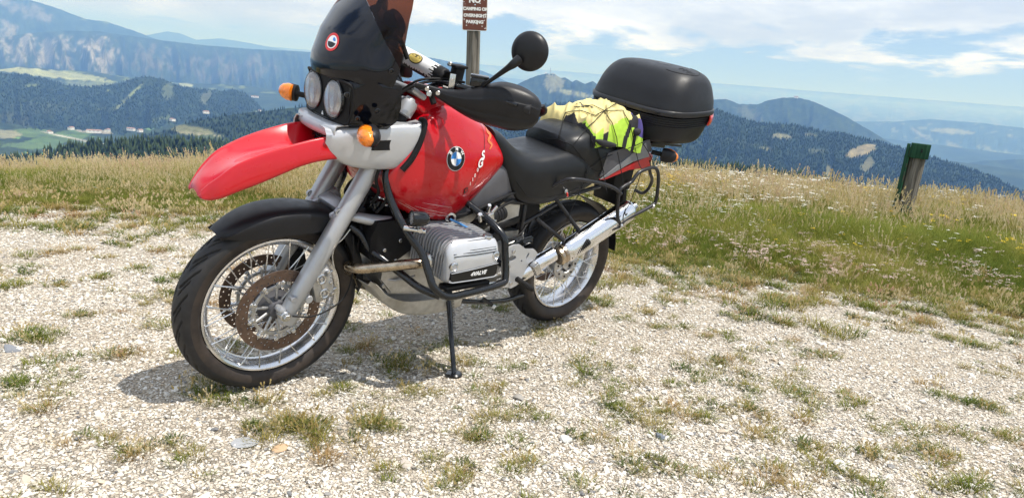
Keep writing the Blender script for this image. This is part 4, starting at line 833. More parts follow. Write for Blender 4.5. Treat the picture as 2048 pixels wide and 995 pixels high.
# ------------------------------------------------------------------ front mudguard
def mg(th, y, r): return (.755+r*math.cos(th), y, .329+r*math.sin(th))
rows = []
for (deg, rc, rs, wy) in ((53,.358,.346,.050),(58,.360,.322,.064),(68,.364,.296,.078),(80,.368,.283,.086),(92,.372,.284,.086),(104,.380,.292,.084),(116,.392,.318,.080),(126,.400,.345,.078)):
    t = R(deg); rows.append([mg(t,-wy,rs), mg(t,-wy,(rs+rc)/2), mg(t,-wy*.93,rc-.018), mg(t,-wy*.62,rc-.004), mg(t,0,rc), mg(t,wy*.62,rc-.004), mg(t,wy*.93,rc-.018), mg(t,wy,(rs+rc)/2), mg(t,wy,rs)])
b = MB(); b.shell(rows, -.003, 4); mudg = b.build('mudguard', M['black'], bike, ang=60)
rows = []
for (deg, rc, rs, wy) in ((124,.398,.350,.066),(136,.378,.330,.074),(148,.362,.318,.074),(160,.355,.312,.072),(172,.350,.318,.060),(180,.348,.335,.035)):
    t = R(deg); rows.append([mg(t,-wy,rs), mg(t,-wy*.95,rc-.015), mg(t,-wy*.6,rc), mg(t,0,rc), mg(t,wy*.6,rc), mg(t,wy*.95,rc-.015), mg(t,wy,rs)])
b = MB(); b.shell(rows, -.003, 4); b.build('mudguard_flap', M['black'], bike, ang=60)
b = MB()
for sd in (1, -1): b.box((.560, sd*.075, .665), (.075,.030,.05), rot('Y', .45), bev=.006); b.box((.52, sd*.07, .70), (.05,.04,.04), rot('Y', .45), bev=.006)
b.box((.545, 0, .690), (.05,.16,.035), rot('Y', .45), bev=.008); b.build('fork_bridge', M['fork'], bike)
# ------------------------------------------------------------------ telelever arm, strut
for sd in (1, -1):
    b = MB(); b.tube([(.55,sd*.028,.665), (.48,sd*.075,.655), (.38,sd*.095,.640), (.26,sd*.105,.625), (.12,sd*.105,.605), (.03,sd*.10,.590)], [.020,.026,.031,.031,.029,.027], 18, flat=.72, up=(0,1,0)); b.build('front_arm', M['silver'], bike)
b = MB(); b.cyl((.40,0,.66), (.30,0,.96), .026, 20); b.build('strut', M['blackm'], bike)
b = MB()
pts = []
for i in range(150): t = i/149; a = t*2*math.pi*6.5; c = lerp((.395,0,.675), (.32,0,.90), t); pts.append(c+V3(math.cos(a)*.040, math.sin(a)*.040, 0))
b.tube(pts, .0065, 8, k=1); b.build('spring', M['blackp'], bike)
b = MB()
for i in range(5): c = lerp((.392,.075,.70), (.372,.072,.765), i/4); b.lathe(c, (-.3,0,1), [(.014,0),(.024,.004),(.024,.009),(.014,.012)], 18)
b.build('horn', M['chrome'], bike)
b = MB(); b.box((.415,.082,.705), (.05,.03,.035), rot('Y',.3), bev=.006); b.build('horn_bracket', M['blackp'], bike)
b = MB(); b.box((.38,.03,.79), (.10,.14,.05), rot('Y',.2), bev=.01); b.box((.36,.02,.85),(.12,.16,.05), rot('Y',.1), bev=.01); b.box((.30,0,.70),(.12,.10,.16), bev=.01)
for i in range(4): b.cyl((.405,.07+.012*i*0,.835-.02*i),(.415,.105,.833-.02*i),.006,8)
b.build('oil_cooler_hose', M['blackm'], bike)
# ------------------------------------------------------------------ beak
rows = []
for (x, yr, zr, zc, ye, ze, rim_) in ((.600,.104,.958,.900,.125,.893,0),(.68,.104,.948,.905,.124,.885,0),(.75,.101,.930,.905,.120,.866,0),(.82,.096,.908,.893,.115,.835,0),(.88,.090,.884,.876,.108,.807,0),(.94,.080,.853,.850,.098,.780,0),(.985,.068,.812,.815,.084,.756,0),(1.012,.052,.782,.792,.064,.744,0),(1.026,.044,.762,.774,.054,.744,0),(1.031,.036,.750,.758,.044,.744,0)):
    zc_ = zc-.018*min(1, max(0, 1.0-x)/.15)
    hf = [(x,yr*.35,zc_*.85+zr*.15), (x,yr*.70,zc_*.45+zr*.55), (x,yr*.93,zr-.003), (x,yr*.985,zr+.0005), (x,yr+.002,zr-.003), (x,yr*.6+ye*.4+.003,zr*.66+ze*.34), (x,ye*.995,zr*.25+ze*.75), (x,ye+.001,ze+.003), (x-.003,ye-.002,ze)]
    rows.append([(p[0],-p[1],p[2]) for p in hf[::-1]]+[(x,0,zc_)]+hf)
b = MB(); b.shell(rows, -.004, 4, kv=3); beak = b.build('beak', M['red'], bike, ang=60)
# ------------------------------------------------------------------ silver nose and side arms
for sd in (1, -1):
    G = []
    for (x, zb, zt, y0) in ((.668,.915,.985,.112),(.645,.893,.985,.128),(.59,.868,.992,.145),(.53,.858,1.004,.155),(.46,.856,1.012,.163),(.39,.862,1.018,.170),(.365,.864,1.020,.172),(.348,.888,1.024,.174),(.330,.965,1.028,.172)):
        h = zt-zb; G.append([(x,sd*(y0-.045),zb-.002),(x,sd*(y0-.012),zb+.002),(x,sd*y0,zb+h*.18),(x,sd*(y0+.004),zb+h*.45),(x,sd*(y0+.004),zb+h*.72),(x,sd*(y0-.002),zt-.012),(x,sd*(y0-.014),zt),(x,sd*(y0-.050),zt+.002)])
    b = MB(); b.shell(G, .004*sd, 4); b.build('side_arm', M['silver'], bike, ang=50)
    b = MB(); Pl = [(0.5150,0.1780,0.9610), (0.4260,0.1800,0.9680), (0.4160,0.1800,0.9600), (0.4210,0.1800,0.9400), (0.4400,0.1800,0.9310), (0.5220,0.1780,0.9290)]
    pv2 = [(p[0], p[2]) for p in Pl]
    b.plate([(q[0], q[1]) for q in pv2], .010, (0, sd*.163, 0)); b.build('vent', M['blackm'], bike)
    b = MB(); b.tube([(.322,sd*.140,1.034),(.324,sd*.168,1.026),(.342,sd*.179,.96),(.368,sd*.181,.905),(.398,sd*.176,.862)], .0115, 10); b.build('rubber_trim', M['blackm'], bike)
b = MB(); G = []
for y in (-.128,-.11,-.07,0,.07,.11,.128):
    k = 1-(y/.13)**2; G.append([(.58+.03*k, y, 1.000), (.630+.022*k, y, .996), (.642+.024*k, y, .988), (.640+.024*k, y, .962), (.620+.02*k, y, .955)])
b.shell(G, .004, 4); b.build('nose_bridge', M['silver'], bike, ang=60)
for z0 in (0,):
    b = MB(); G = [[(.610,y,.90),(.612,y,.93),(.618,y,.965)] for y in (-.105,0,.105)]; b.shell(G, .004, 2)
    b.build('grille', M['blackm'], bike)
    b = MB()
    for i in range(6):
        z = .905+i*.010
        b.tube([(.616+i*.0006,-.10,z),(.618+i*.0006,0,z),(.616+i*.0006,.10,z)], .0016, 6, k=1)
    for i in range(13):
        y = -.096+i*.016; b.tube([(.617,y,.90),(.622,y,.962)], .0014, 6, k=1)
    b.build('grille_mesh', M['blackp'], bike, kind='stuff')
# ------------------------------------------------------------------ fairing
def ws_pt(t, z):
    zs = [1.140,1.17,1.20,1.28,1.35,1.41,1.48,1.54]; xc = np.interp(z, zs, [.648,.656,.652,.622,.576,.528,.466,.415]); w = np.interp(z, zs, [.196,.208,.215,.218,.208,.190,.150,.100]); xs = np.interp(z, zs, [.50,.495,.49,.485,.475,.455,.430,.408])
    s = abs(t); y = w*math.sin(t*math.pi/2*.999)**1 if s < 1 else w*(1 if t > 0 else -1)
    x = xc-(xc-xs)*(1-math.cos(s*math.pi/2))**.92
    # dished sides
    dd = math.exp(-((s-.70)/.14)**2-((z-1.275)/.060)**2)*.020; x -= dd*.5; y -= dd*1.1*(1 if t > 0 else -1)
    return (x, y, z)
ts = np.linspace(-1, 1, 41)
def zedge(t, a, b_): return a+(b_-a)
ze = lambda t: 1.41-.20*abs(t)**1.4
b = MB(); G = [[ws_pt(t, 1.145+s_*(ze(t)-1.145)) for t in ts] for s_ in np.linspace(0, 1, 22)]; b.shell(G, .004, 1); fair = b.build('fairing', M['blackg'], bike, ang=70)
b = MB(); G = [[ws_pt(t, ze(t)+.0005+s_*(1.545-ze(t))) for t in ts] for s_ in np.linspace(0, 1, 12)]; b.shell(G, .003, 2); wsc = b.build('windscreen', M['screen'], bike, ang=70)
# lamp housing below the screen
b = MB(); ring = []
def hs(z, xf, w, xs, ys): # plan outline of the housing at height z, rounded front
    xf -= .028; P = [(xs,-ys),(xs+.05,-ys*1.0)]+[(xf-.055,-w),(xf-.024,-w*.95),(xf-.008,-w*.86),(xf+.004,0),(xf-.008,w*.86),(xf-.024,w*.95),(xf-.055,w)]+[(xs+.05,ys*1.0),(xs,ys)]
    return [(x, y, z) for x, y in P]
for (z, xf, w, xs, ys) in ((.990,.628,.125,.50,.130),(1.000,.642,.142,.47,.160),(1.03,.648,.150,.45,.178),(1.08,.650,.155,.45,.195),(1.12,.650,.157,.46,.205),(1.143,.648,.155,.48,.205),(1.155,.640,.150,.50,.20)): ring.append(hs(z, xf, w, xs, ys))
b.loft(ring); hous = b.build('lamp_housing', M['blackg'], bike, ang=50)
b = MB(); # raised rim round the lamps
fr = [(x_-.026-.030*abs(y_/.146)**7, y_, z_) for x_, y_, z_ in [(.652,-.128,1.005),(.657,-.142,1.02),(.660,-.146,1.06),(.662,-.145,1.12),(.662,-.132,1.138),(.665,-.06,1.143),(.667,0,1.144),(.665,.06,1.143),(.662,.132,1.138),(.662,.145,1.12),(.660,.146,1.06),(.657,.142,1.02),(.652,.128,1.005),(.657,.06,1.000),(.659,0,.999),(.657,-.06,1.000)]]
b.tube(fr, .0045, 8, closed=True, k=3); b.build('lamp_surround', M['blackm'], bike)
b = MB(); b.shell([[(.628-.026*abs(y/.146)**7,y,z) for z in (1.005,1.07,1.138)] for y in (-.14,-.12,-.08,0,.08,.12,.14)], .002, 2); b.build('lamp_panel', M['blackm'], bike)
for yy in (-.070, .068):
    h = empty('headlight', bike, (.616, yy, 1.074))
    b = MB(); rw = .064
    def el(x, k, n=40): return [(x, rw*.93*k*math.cos(2*math.pi*i/n), .062*k*math.sin(2*math.pi*i/n)) for i in range(n)]
    b.loft([el(.0145,1.0), el(.008,.95), el(-.003,.80), el(-.012,.55), el(-.016,.3), el(-.018,.05)], caps=False); b.build('reflector', M['reflect'], h, ang=60)
    b = MB(); b.loft([el(.010,1.05), el(.016,1.05), el(.018,1.00), el(.012,.985)], caps=False); b.build('bezel', M['blackp'], h)
    b = MB(); b.loft([el(.0145,.99), el(.019,.94), el(.023,.72), el(.0255,.4), el(.026,.05)], caps=True); b.build('lens', M['lensg'], h, ang=60)
    b = MB(); b.cyl((-.016,0,.004),(.010,0,.004),.011,16); b.build('bulb', M['blk'], h)
    b = MB()
    for i in (1, 4, 7): b.tube([(.0155,(i-4)*.011,-.05*math.cos((i-4)*.28)),(.0155,(i-4)*.011,.05*math.cos((i-4)*.28))], .00025, 4, k=1)
    b.build('lens_rib', M['bolt'], h, kind='stuff')
b = MB(); b.plate([(0,.0),(.012,0),(.004,.012)], .002, (.632,.006,1.010), (0,1,0), (0,0,1)); b.build('lamp_mark', M['white'], bike)
for q in ((0.6340,0.1630,1.1080), (0.5400,0.2000,1.0690), (0.5950,0.1750,1.0350), (0.5220,0.2220,1.2020)):
    b = MB(); b.lathe((q[0],q[1]-.006,q[2]), (0.3,1,0), [(.009,0),(.009,.006),(.006,.008),(.004,.004),(0,.004)], 14); b.build('fairing_screw', M['blackp'], bike)
# round sticker on the fairing
bv = bvh_of(fair)
def cast(bvt, o, d, off=.0012):
    h = bvt.ray_cast(Vector(o), Vector(d).normalized())
    if h[0] is None: return None
    n = h[1]; n = n if n.dot(Vector(d)) < 0 else -n
    return np.array(h[0]+n*off)
def ring_decal(b, place, r0, r1, a0=0, a1=2*math.pi, nr=3, na=40, m=0, off=.0012):
    V = []; F = []
    for i in range(nr+1):
        r = r0+(r1-r0)*i/nr
        for j in range(na+1): a = a0+(a1-a0)*j/na; V.append(place(r*math.cos(a), r*math.sin(a), off))
    for i in range(nr):
        for j in range(na): F.append((i*(na+1)+j, (i+1)*(na+1)+j, (i+1)*(na+1)+j+1, i*(na+1)+j+1))
    b.add(V, F, m)
sp0 = V3(*(0.6120,0.0000,1.2610)); dv_ = np.array(sp0)-np.array(CAMB)
def st_place(u, v, off):
    o = V3(.70, .035+u, 1.252+v) ; h = cast(bv, (1.2, o[1]+.10, o[2]+.25), (o[0]-.06-1.2, -.10, -.25), off); return h if h is not None else o
b = MB(); ring_decal(b, st_place, .024, .033, m=0, off=.0016); ring_decal(b, st_place, .0, .024, m=1, off=.0014)
ring_decal(b, st_place, .0, .020, math.pi*1.02, math.pi*1.98, m=2, off=.0018); ring_decal(b, st_place, .008, .018, math.pi*.15, math.pi*.5, m=3, off=.0018)
b.build('sticker', [M['redp'], M['white'], M['blk'], M['blue']], bike, label='round sticker with a red ring around a dark landscape', ang=180)
# instruments and inner parts seen through the screen
b = MB(); b.box((.47,0,1.20), (.10,.24,.14), rot('Y', -.4), bev=.02); b.box((.44,0,1.285), (.05,.20,.09), rot('Y', -.5), bev=.02)
b.cyl((.44,-.055,1.33),(.41,-.055,1.345),.045,24); b.cyl((.44,.055,1.33),(.41,.055,1.345),.045,24); b.build('instrument_panel', M['blackm'], bike)
b = MB(); b.tube([(.55,-.02,1.16),(.50,-.03,1.30),(.44,-.02,1.40),(.42,-.10,1.50)], .010, 10); b.tube([(.55,.06,1.16),(.52,.09,1.26),(.47,.15,1.30),(.44,.18,1.24)], .008, 10); b.build('screen_bracket', M['blackm'], bike)
b = MB(); b.box((.40,0,1.05), (.16,.14,.10), bev=.02); b.box((.46,0,1.10),(.12,.26,.10), bev=.02); b.box((.38,-.02,.95),(.22,.12,.14), bev=.02); b.build('steering_head', M['blackm'], bike)
b = MB(); b.box((.325,0,1.118),(.07,.235,.022), rot('Y',-.46), bev=.008); b.build('top_yoke', M['fork'], bike)
# ------------------------------------------------------------------ turn signals
def blinker(c, sd, fwd, sz=1.0, lens=M['amber'], hk=1.0):
    e = empty('turn_signal', bike, c); d = V3(fwd*.55, sd*.83, 0); d /= np.linalg.norm(d)
    u = V3(0,0,1); f = np.cross(u, d); f = f*(1 if f[0]*fwd > 0 else -1); u = u*hk
    def rg(t, w, h, dep): return [tuple(d*t+f*(math.cos(a)*w+dep)+u*math.sin(a)*h) for a in np.linspace(0, 2*math.pi, 24, endpoint=False)]
    b = MB(); S = .9*sz; b.loft([rg(-.034*S,.010*S,.018*S,-.004), rg(-.030*S,.024*S,.036*S,-.006*S), rg(0,.026*S,.037*S,-.008*S), rg(.030*S,.022*S,.030*S,-.010*S), rg(.046*S,.010*S,.014*S,-.012*S)]); b.build('lamp_body', M['black'], e, ang=60)
    b = MB(); b.loft([rg(-.018*S,.010*S,.026*S,.014*S), rg(-.014*S,.024*S,.036*S,.008*S), rg(.008*S,.027*S,.0375*S,.004*S), rg(.034*S,.022*S,.030*S,.0), rg(.050*S,.012*S,.017*S,-.002*S), rg(.056*S,.002*S,.003*S,-.004)]); b.build('lens', lens, e, ang=60)
    b = MB(); b.tube([V3(0,0,0)-d*.03*S, V3(0,0,0)-d*.085*S], .012*S, 12, k=1); b.build('stalk', M['blackm'], e); return e
blinker((0.5870,0.2350,0.9950), 1, 1, 1.30, hk=.78); blinker((0.6210,-0.2550,1.0280), -1, 1, .92)
# ------------------------------------------------------------------ tank
TK = [
(.432,[(0,.785),(.10,.785),(.138,.792),(.150,.808),(.150,.825),(.140,.840),(.09,.85),(0,.855)]),
(.415,[(0,.750),(.11,.750),(.152,.762),(.168,.800),(.167,.840),(.155,.872),(.10,.885),(0,.89)]),
(.385,[(0,.722),(.12,.722),(.164,.738),(.183,.79),(.182,.86),(.168,.915),(.11,.935),(0,.94)]),
(.34,[(0,.695),(.12,.695),(.170,.713),(.194,.79),(.191,.88),(.172,.975),(.12,1.00),(0,1.005)]),
(.29,[(0,.675),(.12,.675),(.172,.695),(.200,.79),(.196,.90),(.168,1.018),(.130,1.052),(0,1.062)]),
(.22,[(0,.655),(.11,.655),(.165,.675),(.201,.79),(.196,.90),(.164,1.022),(.122,1.082),(0,1.108)]),
(.15,[(0,.645),(.11,.645),(.155,.662),(.196,.785),(.192,.90),(.160,1.018),(.115,1.078),(0,1.108)]),
(.08,[(0,.668),(.10,.668),(.148,.685),(.184,.79),(.181,.90),(.150,1.000),(.108,1.056),(0,1.085)]),
(.01,[(0,.715),(.10,.715),(.140,.732),(.165,.81),(.163,.90),(.138,.975),(.100,1.022),(0,1.048)]),
(-.06,[(0,.778),(.10,.778),(.130,.792),(.148,.845),(.147,.905),(.125,.955),(.090,.985),(0,1.005)]),
(-.115,[(0,.828),(.09,.828),(.118,.838),(.132,.868),(.131,.90),(.115,.925),(.080,.945),(0,.955)])]
def sym(sec, x):
    L = [(x, y, z) for y, z in sec]; return L+[(x, -y, z) for y, z in sec[-2:0:-1]]
def loft_secs(secs, kx=5, kr=4):
    rg = np.array([sym(s, x) for x, s in secs]); rg = catmull(rg, kx); rg = np.array([catmull(r, kr, True) for r in rg]); return rg
b = MB(); b.loft(loft_secs(TK)); tank = b.build('fuel_tank', M['red'], bike, ang=60)
TN = [(x, [(0,zb),(w*.8,zb),(w,zb+.015),(w*.98,(zb+zt)/2),(w*.86,zt-.014),(w*.5,zt-.002),(0,zt)]) for x, w, zb, zt in ((.345,.088,1.075,1.106),(.325,.108,1.055,1.120),(.28,.118,1.02,1.130),(.22,.124,.98,1.134),(.15,.122,.98,1.126),(.08,.10,.98,1.10),(.02,.07,.98,1.06))]
b = MB(); b.loft(loft_secs(TN)); tnose = b.build('tank_top', M['red'], bike, ang=60)
b = MB(); b.cyl((.12,0,1.11),(.12,0,1.135),.035,28); b.build('filler_cap', M['chrome'], bike)
tbv = bvh_of(tank)
def tplace(x0, z0, ux, uz):  # plane coordinates -> tank surface, seen from the left side
    def f(u, v, off=.0012):
        x = x0+u*ux[0]+v*uz[0]; z = z0+u*ux[1]+v*uz[1]; h = cast(tbv, (x, .6, z), (0,-1,0), off); return h if h is not None else V3(x, .17, z)
    return f
ep = tplace(.1795, .907, (-1,0), (0,1))
em = None
b = MB(); ring_decal(b, ep, 0, .0445, m=0, off=.0010, nr=4); b.build('emblem', [M['white']], bike, ang=180, label='round black, white and blue emblem'); em = COL.objects[b and 'emblem']
b = MB(); ring_decal(b, ep, .0265, .0425, m=0, off=.0022); ob = b.build('emblem_ring', [M['blk']], em, ang=180)
b = MB()
for k in range(4): ring_decal(b, ep, 0, .0248, k*math.pi/2, (k+1)*math.pi/2, m=(1 if k in (1, 3) else 0), off=.0026, na=12)
b.build('emblem_quarter', [M['white'], M['blue']], em, ang=180)
def letters(pl, txt, size, u0, v0, rotz=0, bold=0, m=0, mb=None, shear=0, sp=1.0, ax='CENTER', off=.0032):
    c, s = math.cos(rotz), math.sin(rotz)
    mb.text(txt, size, None, 0, m, bold, ax, shear, sp, fn=lambda V: np.array([pl(u0+p[0]*c-p[1]*s, v0+p[0]*s+p[1]*c, off) for p in V]))
b = MB()
for ch, a in (('B', 142), ('M', 90), ('W', 38)): letters(ep, ch, .0185, .0345*math.cos(R(a)), .0345*math.sin(R(a)), R(a-90), .0004, 0, b)
b.build('emblem_letters', M['white'], em, ang=180)
A_ = V3(*(0.1010,0.1850,0.7700)); B_ = V3(*(0.0310,0.1750,0.9300)); dx, dz_ = B_[0]-A_[0], B_[2]-A_[2]; Ln = math.hypot(dx, dz_); ux = (dx/Ln, dz_/Ln); uz = (ux[1]*-1*-1, -ux[0]) if False else (ux[1], -ux[0])
if uz[1] < 0: uz = (-uz[0], -uz[1])
lp = tplace(A_[0], A_[2], ux, uz)
b = MB()
bx_ = [(-.002,-.010),(.018,-.010),(.018,.012),(-.002,.012)]
def onlp(P, ang=.30): c_, s_ = math.cos(ang), math.sin(ang); return tplace(P[0], P[2], (-c_, s_), (s_, c_))
fR = onlp((0.1030,0.1850,0.7820)); b.add([fR(*q, .0016) for q in ((-.010,-.011),(.010,-.011),(.010,.011),(-.010,.011))], [(0,1,2,3)], 0); letters(fR, 'R', .019, 0, 0, 0, .0004, 1, b, off=.0028)
for ch, P in (('1', (0.0880,0.1830,0.8080)), ('1', (0.0780,0.1820,0.8240)), ('0', (0.0680,0.1810,0.8390)), ('0', (0.0560,0.1800,0.8590))): letters(onlp(P), ch, .021, 0, 0, 0, .0004, 2, b)
letters(onlp((0.0450,0.1780,0.8820)), 'G', .046, 0, 0, 0, .0016, 2, b, shear=.3); letters(onlp((0.0320,0.1760,0.9090)), 'S', .046, 0, 0, 0, .0016, 2, b, shear=.3)
b.build('model_lettering', [M['blk'], M['redp'], M['white']], bike, ang=180)
def squig(P, w, m, nm):
    b = MB(); V = []; Pp = catmull([np.array(p)[[0,2]] for p in P], 5); T = np.gradient(Pp, axis=0); T /= np.linalg.norm(T, axis=1)[:, None]
    fl = tplace(0, 0, (1,0), (0,1)); F = []
    for i, (p, t_) in enumerate(zip(Pp, T)):
        ww = w*(.4+.6*math.sin(math.pi*min(1, (i+.5)/len(Pp)))); V += [fl(p[0]-t_[1]*ww, p[1]+t_[0]*ww, .0014), fl(p[0]+t_[1]*ww, p[1]-t_[0]*ww, .0014)]
        if i: F.append((2*i-2, 2*i-1, 2*i+1, 2*i))
    b.add(V, F, 0); return b.build(nm, m, bike, ang=180)
squig([(-0.0300,0.1500,1.0130), (-0.0150,0.1550,0.9940), (-0.0360,0.1550,0.9810), (-0.0120,0.1600,0.9640), (-0.0320,0.1600,0.9480), (-0.0150,0.1600,0.9320)], .006, M['pinkp'], 'faded_transfer')
squig([(0.0340,0.1550,1.0470), (0.0130,0.1600,1.0060), (0.0150,0.1700,0.9540), (0.0360,0.1750,0.8770), (0.0560,0.1780,0.7980), (0.0690,0.1750,0.7530)], .0011, M['blk'], 'panel_seam')
squig([(0.0690,0.1750,0.7530), (0.0370,0.1720,0.7550), (-0.0260,0.1650,0.7870), (-0.0970,0.1550,0.8280)], .0011, M['blk'], 'panel_seam')
# fine scratches
for (a, c) in (((0.3890,0.1800,0.7440),(0.2620,0.1700,0.6810)),((0.3630,0.1800,0.7370),(0.2180,0.1700,0.6710)),((0.3250,0.1850,0.7290),(0.1610,0.1750,0.6850)),((0.2980,0.1900,0.7430),(0.1460,0.1800,0.7120)),((0.2610,0.1800,0.6980),(0.1420,0.1700,0.6700))): squig([a, lerp(a, c, .35), lerp(a, c, .7), c], .0005, M['white'], 'scratch')

# ------------------------------------------------------------------ black side cover under the tank
G = []
for (x, zb, zt, y) in ((.12,.630,.700,.120),(.06,.640,.735,.140),(-.02,.665,.790,.145),(-.10,.690,.850,.142),(-.18,.705,.900,.138),(-.26,.715,.90,.14)):
    G.append([(x,y-.03,zb),(x,y-.004,zb+.008),(x,y,zb+(zt-zb)*.4),(x,y-.002,zb+(zt-zb)*.8),(x,y-.02,zt)])
for sd in (1, -1):
    b = MB(); b.shell([[(p[0], p[1]*sd, p[2]) for p in r] for r in G], .004*sd, 3); b.build('side_cover', M['grey'], bike, ang=50)
# airbox and fillers between the frame tubes
b = MB(); b.box((-.10,0,.73), (.40,.22,.14), bev=.02); b.box((-.42,0,.73), (.30,.20,.10), bev=.02); b.build('airbox', M['blackm'], bike)
# ------------------------------------------------------------------ seats
ST = [(-.070,[(0,.93),(.06,.93),(.09,.94),(.112,.955),(.108,.982),(.07,1.000),(0,1.004)]),
(-.115,[(0,.86),(.08,.86),(.122,.872),(.138,.90),(.130,.950),(.088,.982),(0,.990)]),
(-.165,[(0,.78),(.10,.78),(.138,.795),(.150,.84),(.142,.905),(.10,.945),(0,.955)]),
(-.215,[(0,.72),(.11,.72),(.150,.738),(.160,.80),(.155,.868),(.112,.915),(0,.925)]),
(-.28,[(0,.69),(.12,.69),(.158,.708),(.170,.78),(.168,.85),(.125,.898),(0,.905)]),
(-.36,[(0,.685),(.12,.685),(.160,.703),(.175,.78),(.174,.855),(.132,.902),(0,.906)]),
(-.45,[(0,.695),(.12,.695),(.158,.713),(.175,.785),(.175,.862),(.135,.915),(0,.920)]),
(-.54,[(0,.715),(.12,.715),(.155,.732),(.172,.79),(.172,.868),(.135,.924),(0,.935)]),
(-.62,[(0,.735),(.12,.735),(.152,.750),(.167,.795),(.165,.858),(.130,.908),(0,.922)]),
(-.68,[(0,.755),(.11,.755),(.145,.768),(.156,.800),(.152,.840),(.115,.872),(0,.885)])]
b = MB(); b.loft(loft_secs(ST)); seat = b.build('rider_seat', M['vinyl'], bike, ang=60)
PS = [(-.475,[(0,.88),(.08,.88),(.115,.895),(.128,.925),(.118,.955),(.08,.972),(0,.978)]),
(-.510,[(0,.86),(.10,.86),(.140,.878),(.154,.92),(.144,.965),(.10,.990),(0,.996)]),
(-.56,[(0,.84),(.11,.84),(.150,.858),(.168,.92),(.160,.972),(.115,1.003),(0,1.010)]),
(-.62,[(0,.80),(.11,.80),(.150,.818),(.168,.89),(.160,.965),(.120,1.010),(0,1.020)]),
(-.69,[(0,.775),(.11,.775),(.146,.792),(.163,.86),(.157,.935),(.120,.985),(0,.995)]),
(-.77,[(0,.79),(.11,.79),(.142,.805),(.158,.865),(.153,.925),(.118,.970),(0,.980)]),
(-.87,[(0,.82),(.10,.82),(.135,.835),(.150,.88),(.146,.93),(.112,.968),(0,.975)]),
(-.98,[(0,.85),(.09,.85),(.125,.862),(.138,.90),(.134,.935),(.10,.960),(0,.966)])]
b = MB(); b.loft(loft_secs(PS)); pseat = b.build('passenger_seat', M['vinyl'], bike, ang=60)
b = MB(); q = V3(*(-0.4830,0.1770,0.7540)); b.cyl(q-V3(0,.01,0), q+V3(0,.003,0), .010, 16); b.cyl(q+V3(0,0,0), q+V3(0,.012,-.006), .004, 10); b.build('seat_lock', M['bolt'], bike)
b = MB(); b.box(q+V3(.0,.012,-.012), (.008,.004,.022), rot('Y',.5), bev=.001); b.build('key_tag', M['redl'], bike)
# ------------------------------------------------------------------ tail panels
def panel(nm, pts, y, t, m, sides=(1, -1)):
    for sd in sides:
        b = MB(); P = [(p[0], p[2]) for p in pts]; ys = [p[1] for p in pts]; y0 = y
        b.plate(P, t, (0, sd*y0, 0)); b.build(nm, m, bike)
panel('tail_cover', [(-0.7120,0.1500,0.8100), (-0.7300,0.1500,0.9220), (-1.0240,0.1500,0.9900), (-1.0630,0.1500,0.9350)], .158, .008, M['grey'])
panel('tail_stripe', [(-0.7170,0.1550,0.7990), (-0.9910,0.1550,0.9760), (-1.0440,0.1550,0.9070), (-0.9260,0.1550,0.8820), (-0.7570,0.1550,0.8110)], .164, .006, M['tailg'])
panel('tail_trim', [(-0.7140,0.1550,0.7970), (-0.8890,0.1550,0.8580), (-1.0400,0.1550,0.9070), (-1.0840,0.1550,0.8500), (-0.9180,0.1550,0.8420), (-0.7470,0.1550,0.7960)], .161, .008, M['redd'])
b = MB(); b.box((-1.06,0,.88), (.22,.22,.07), rot('Y',-.05), bev=.02); b.build('tail_unit', M['redd'], bike)
b = MB(); b.box((-.98,0,.80), (.14,.20,.17), rot('Y',.0), bev=.01); b.box((-1.02,0,.70), (.03,.20,.16), rot('Y',.25), bev=.006); b.build('rear_mudguard', M['blackm'], bike)
blinker((-1.1250,0.2150,0.9260), 1, -1, 1.05, M['amber']); blinker((-1.12,-.23,.93), -1, -1, 1.0)
# hugger behind the rear wheel
G = []
for dg in (100,115,130,145,160,172): t = R(dg); rr_ = .345; G.append([(-.755+rr_*math.cos(t), y, .321+rr_*math.sin(t)) for y in (-.08,-.05,0,.05,.07)])
b = MB(); b.shell(G, -.004, 3); b.build('rear_hugger', M['black'], bike)
# ------------------------------------------------------------------ engine
E_ = empty('engine', bike)
b = MB(); b.loft([[(x,y,z) for x, z in ((.10,.34),(.33,.36),(.385,.42),(.385,.52),(.33,.62),(.0,.67),(-.12,.62),(-.16,.40),(-.05,.33))] for y in (-.125,-.115,.115,.125)]); b.build('crankcase', M['alu'], E_, ang=25)
b = MB(); b.loft([[(x,y*1.0,z) for x, z in ((.435,.50),(.455,.515),(.462,.60),(.44,.655),(.24,.665),(.24,.56),(.33,.50))] for y in (-.136,-.128,.128,.136)]); b.build('alternator_cover', M['blackm'], E_, ang=30)
b = MB()
for k in range(9): b.box((.466,-.06+k*.016,.56), (.008,.004,.10), bev=.001)
b.cyl((.455,.045,.60),(.472,.045,.60),.032,24); b.build('cover_rib', M['black'], E_, kind='stuff')
b = MB(); b.loft([[(x,y,z) for x, z in ((.16,.32),(.33,.345),(.385,.42),(.38,.50),(.30,.50),(.0,.50),(-.05,.36))] for y in (-.105,-.095,.095,.105)]); b.lathe((.30,.10,.415),(0,1,0),[(.036,0),(.036,.012),(.026,.014),(.024,.004),(0,.004)],28)
for (x, z) in ((.37,.44),(.39,.475),(.36,.385),(.22,.39),(.18,.45)): b.cyl((x,.10,z),(x,.115,z),.010,12); 
for k in range(7): b.tube([(.26,.107,.385-.0*k),(.22-.03*k,.109,.37),(.10-.02*k,.107,.352)], .003, 6, k=2)
b.build('sump', M['alu'], E_, ang=25)
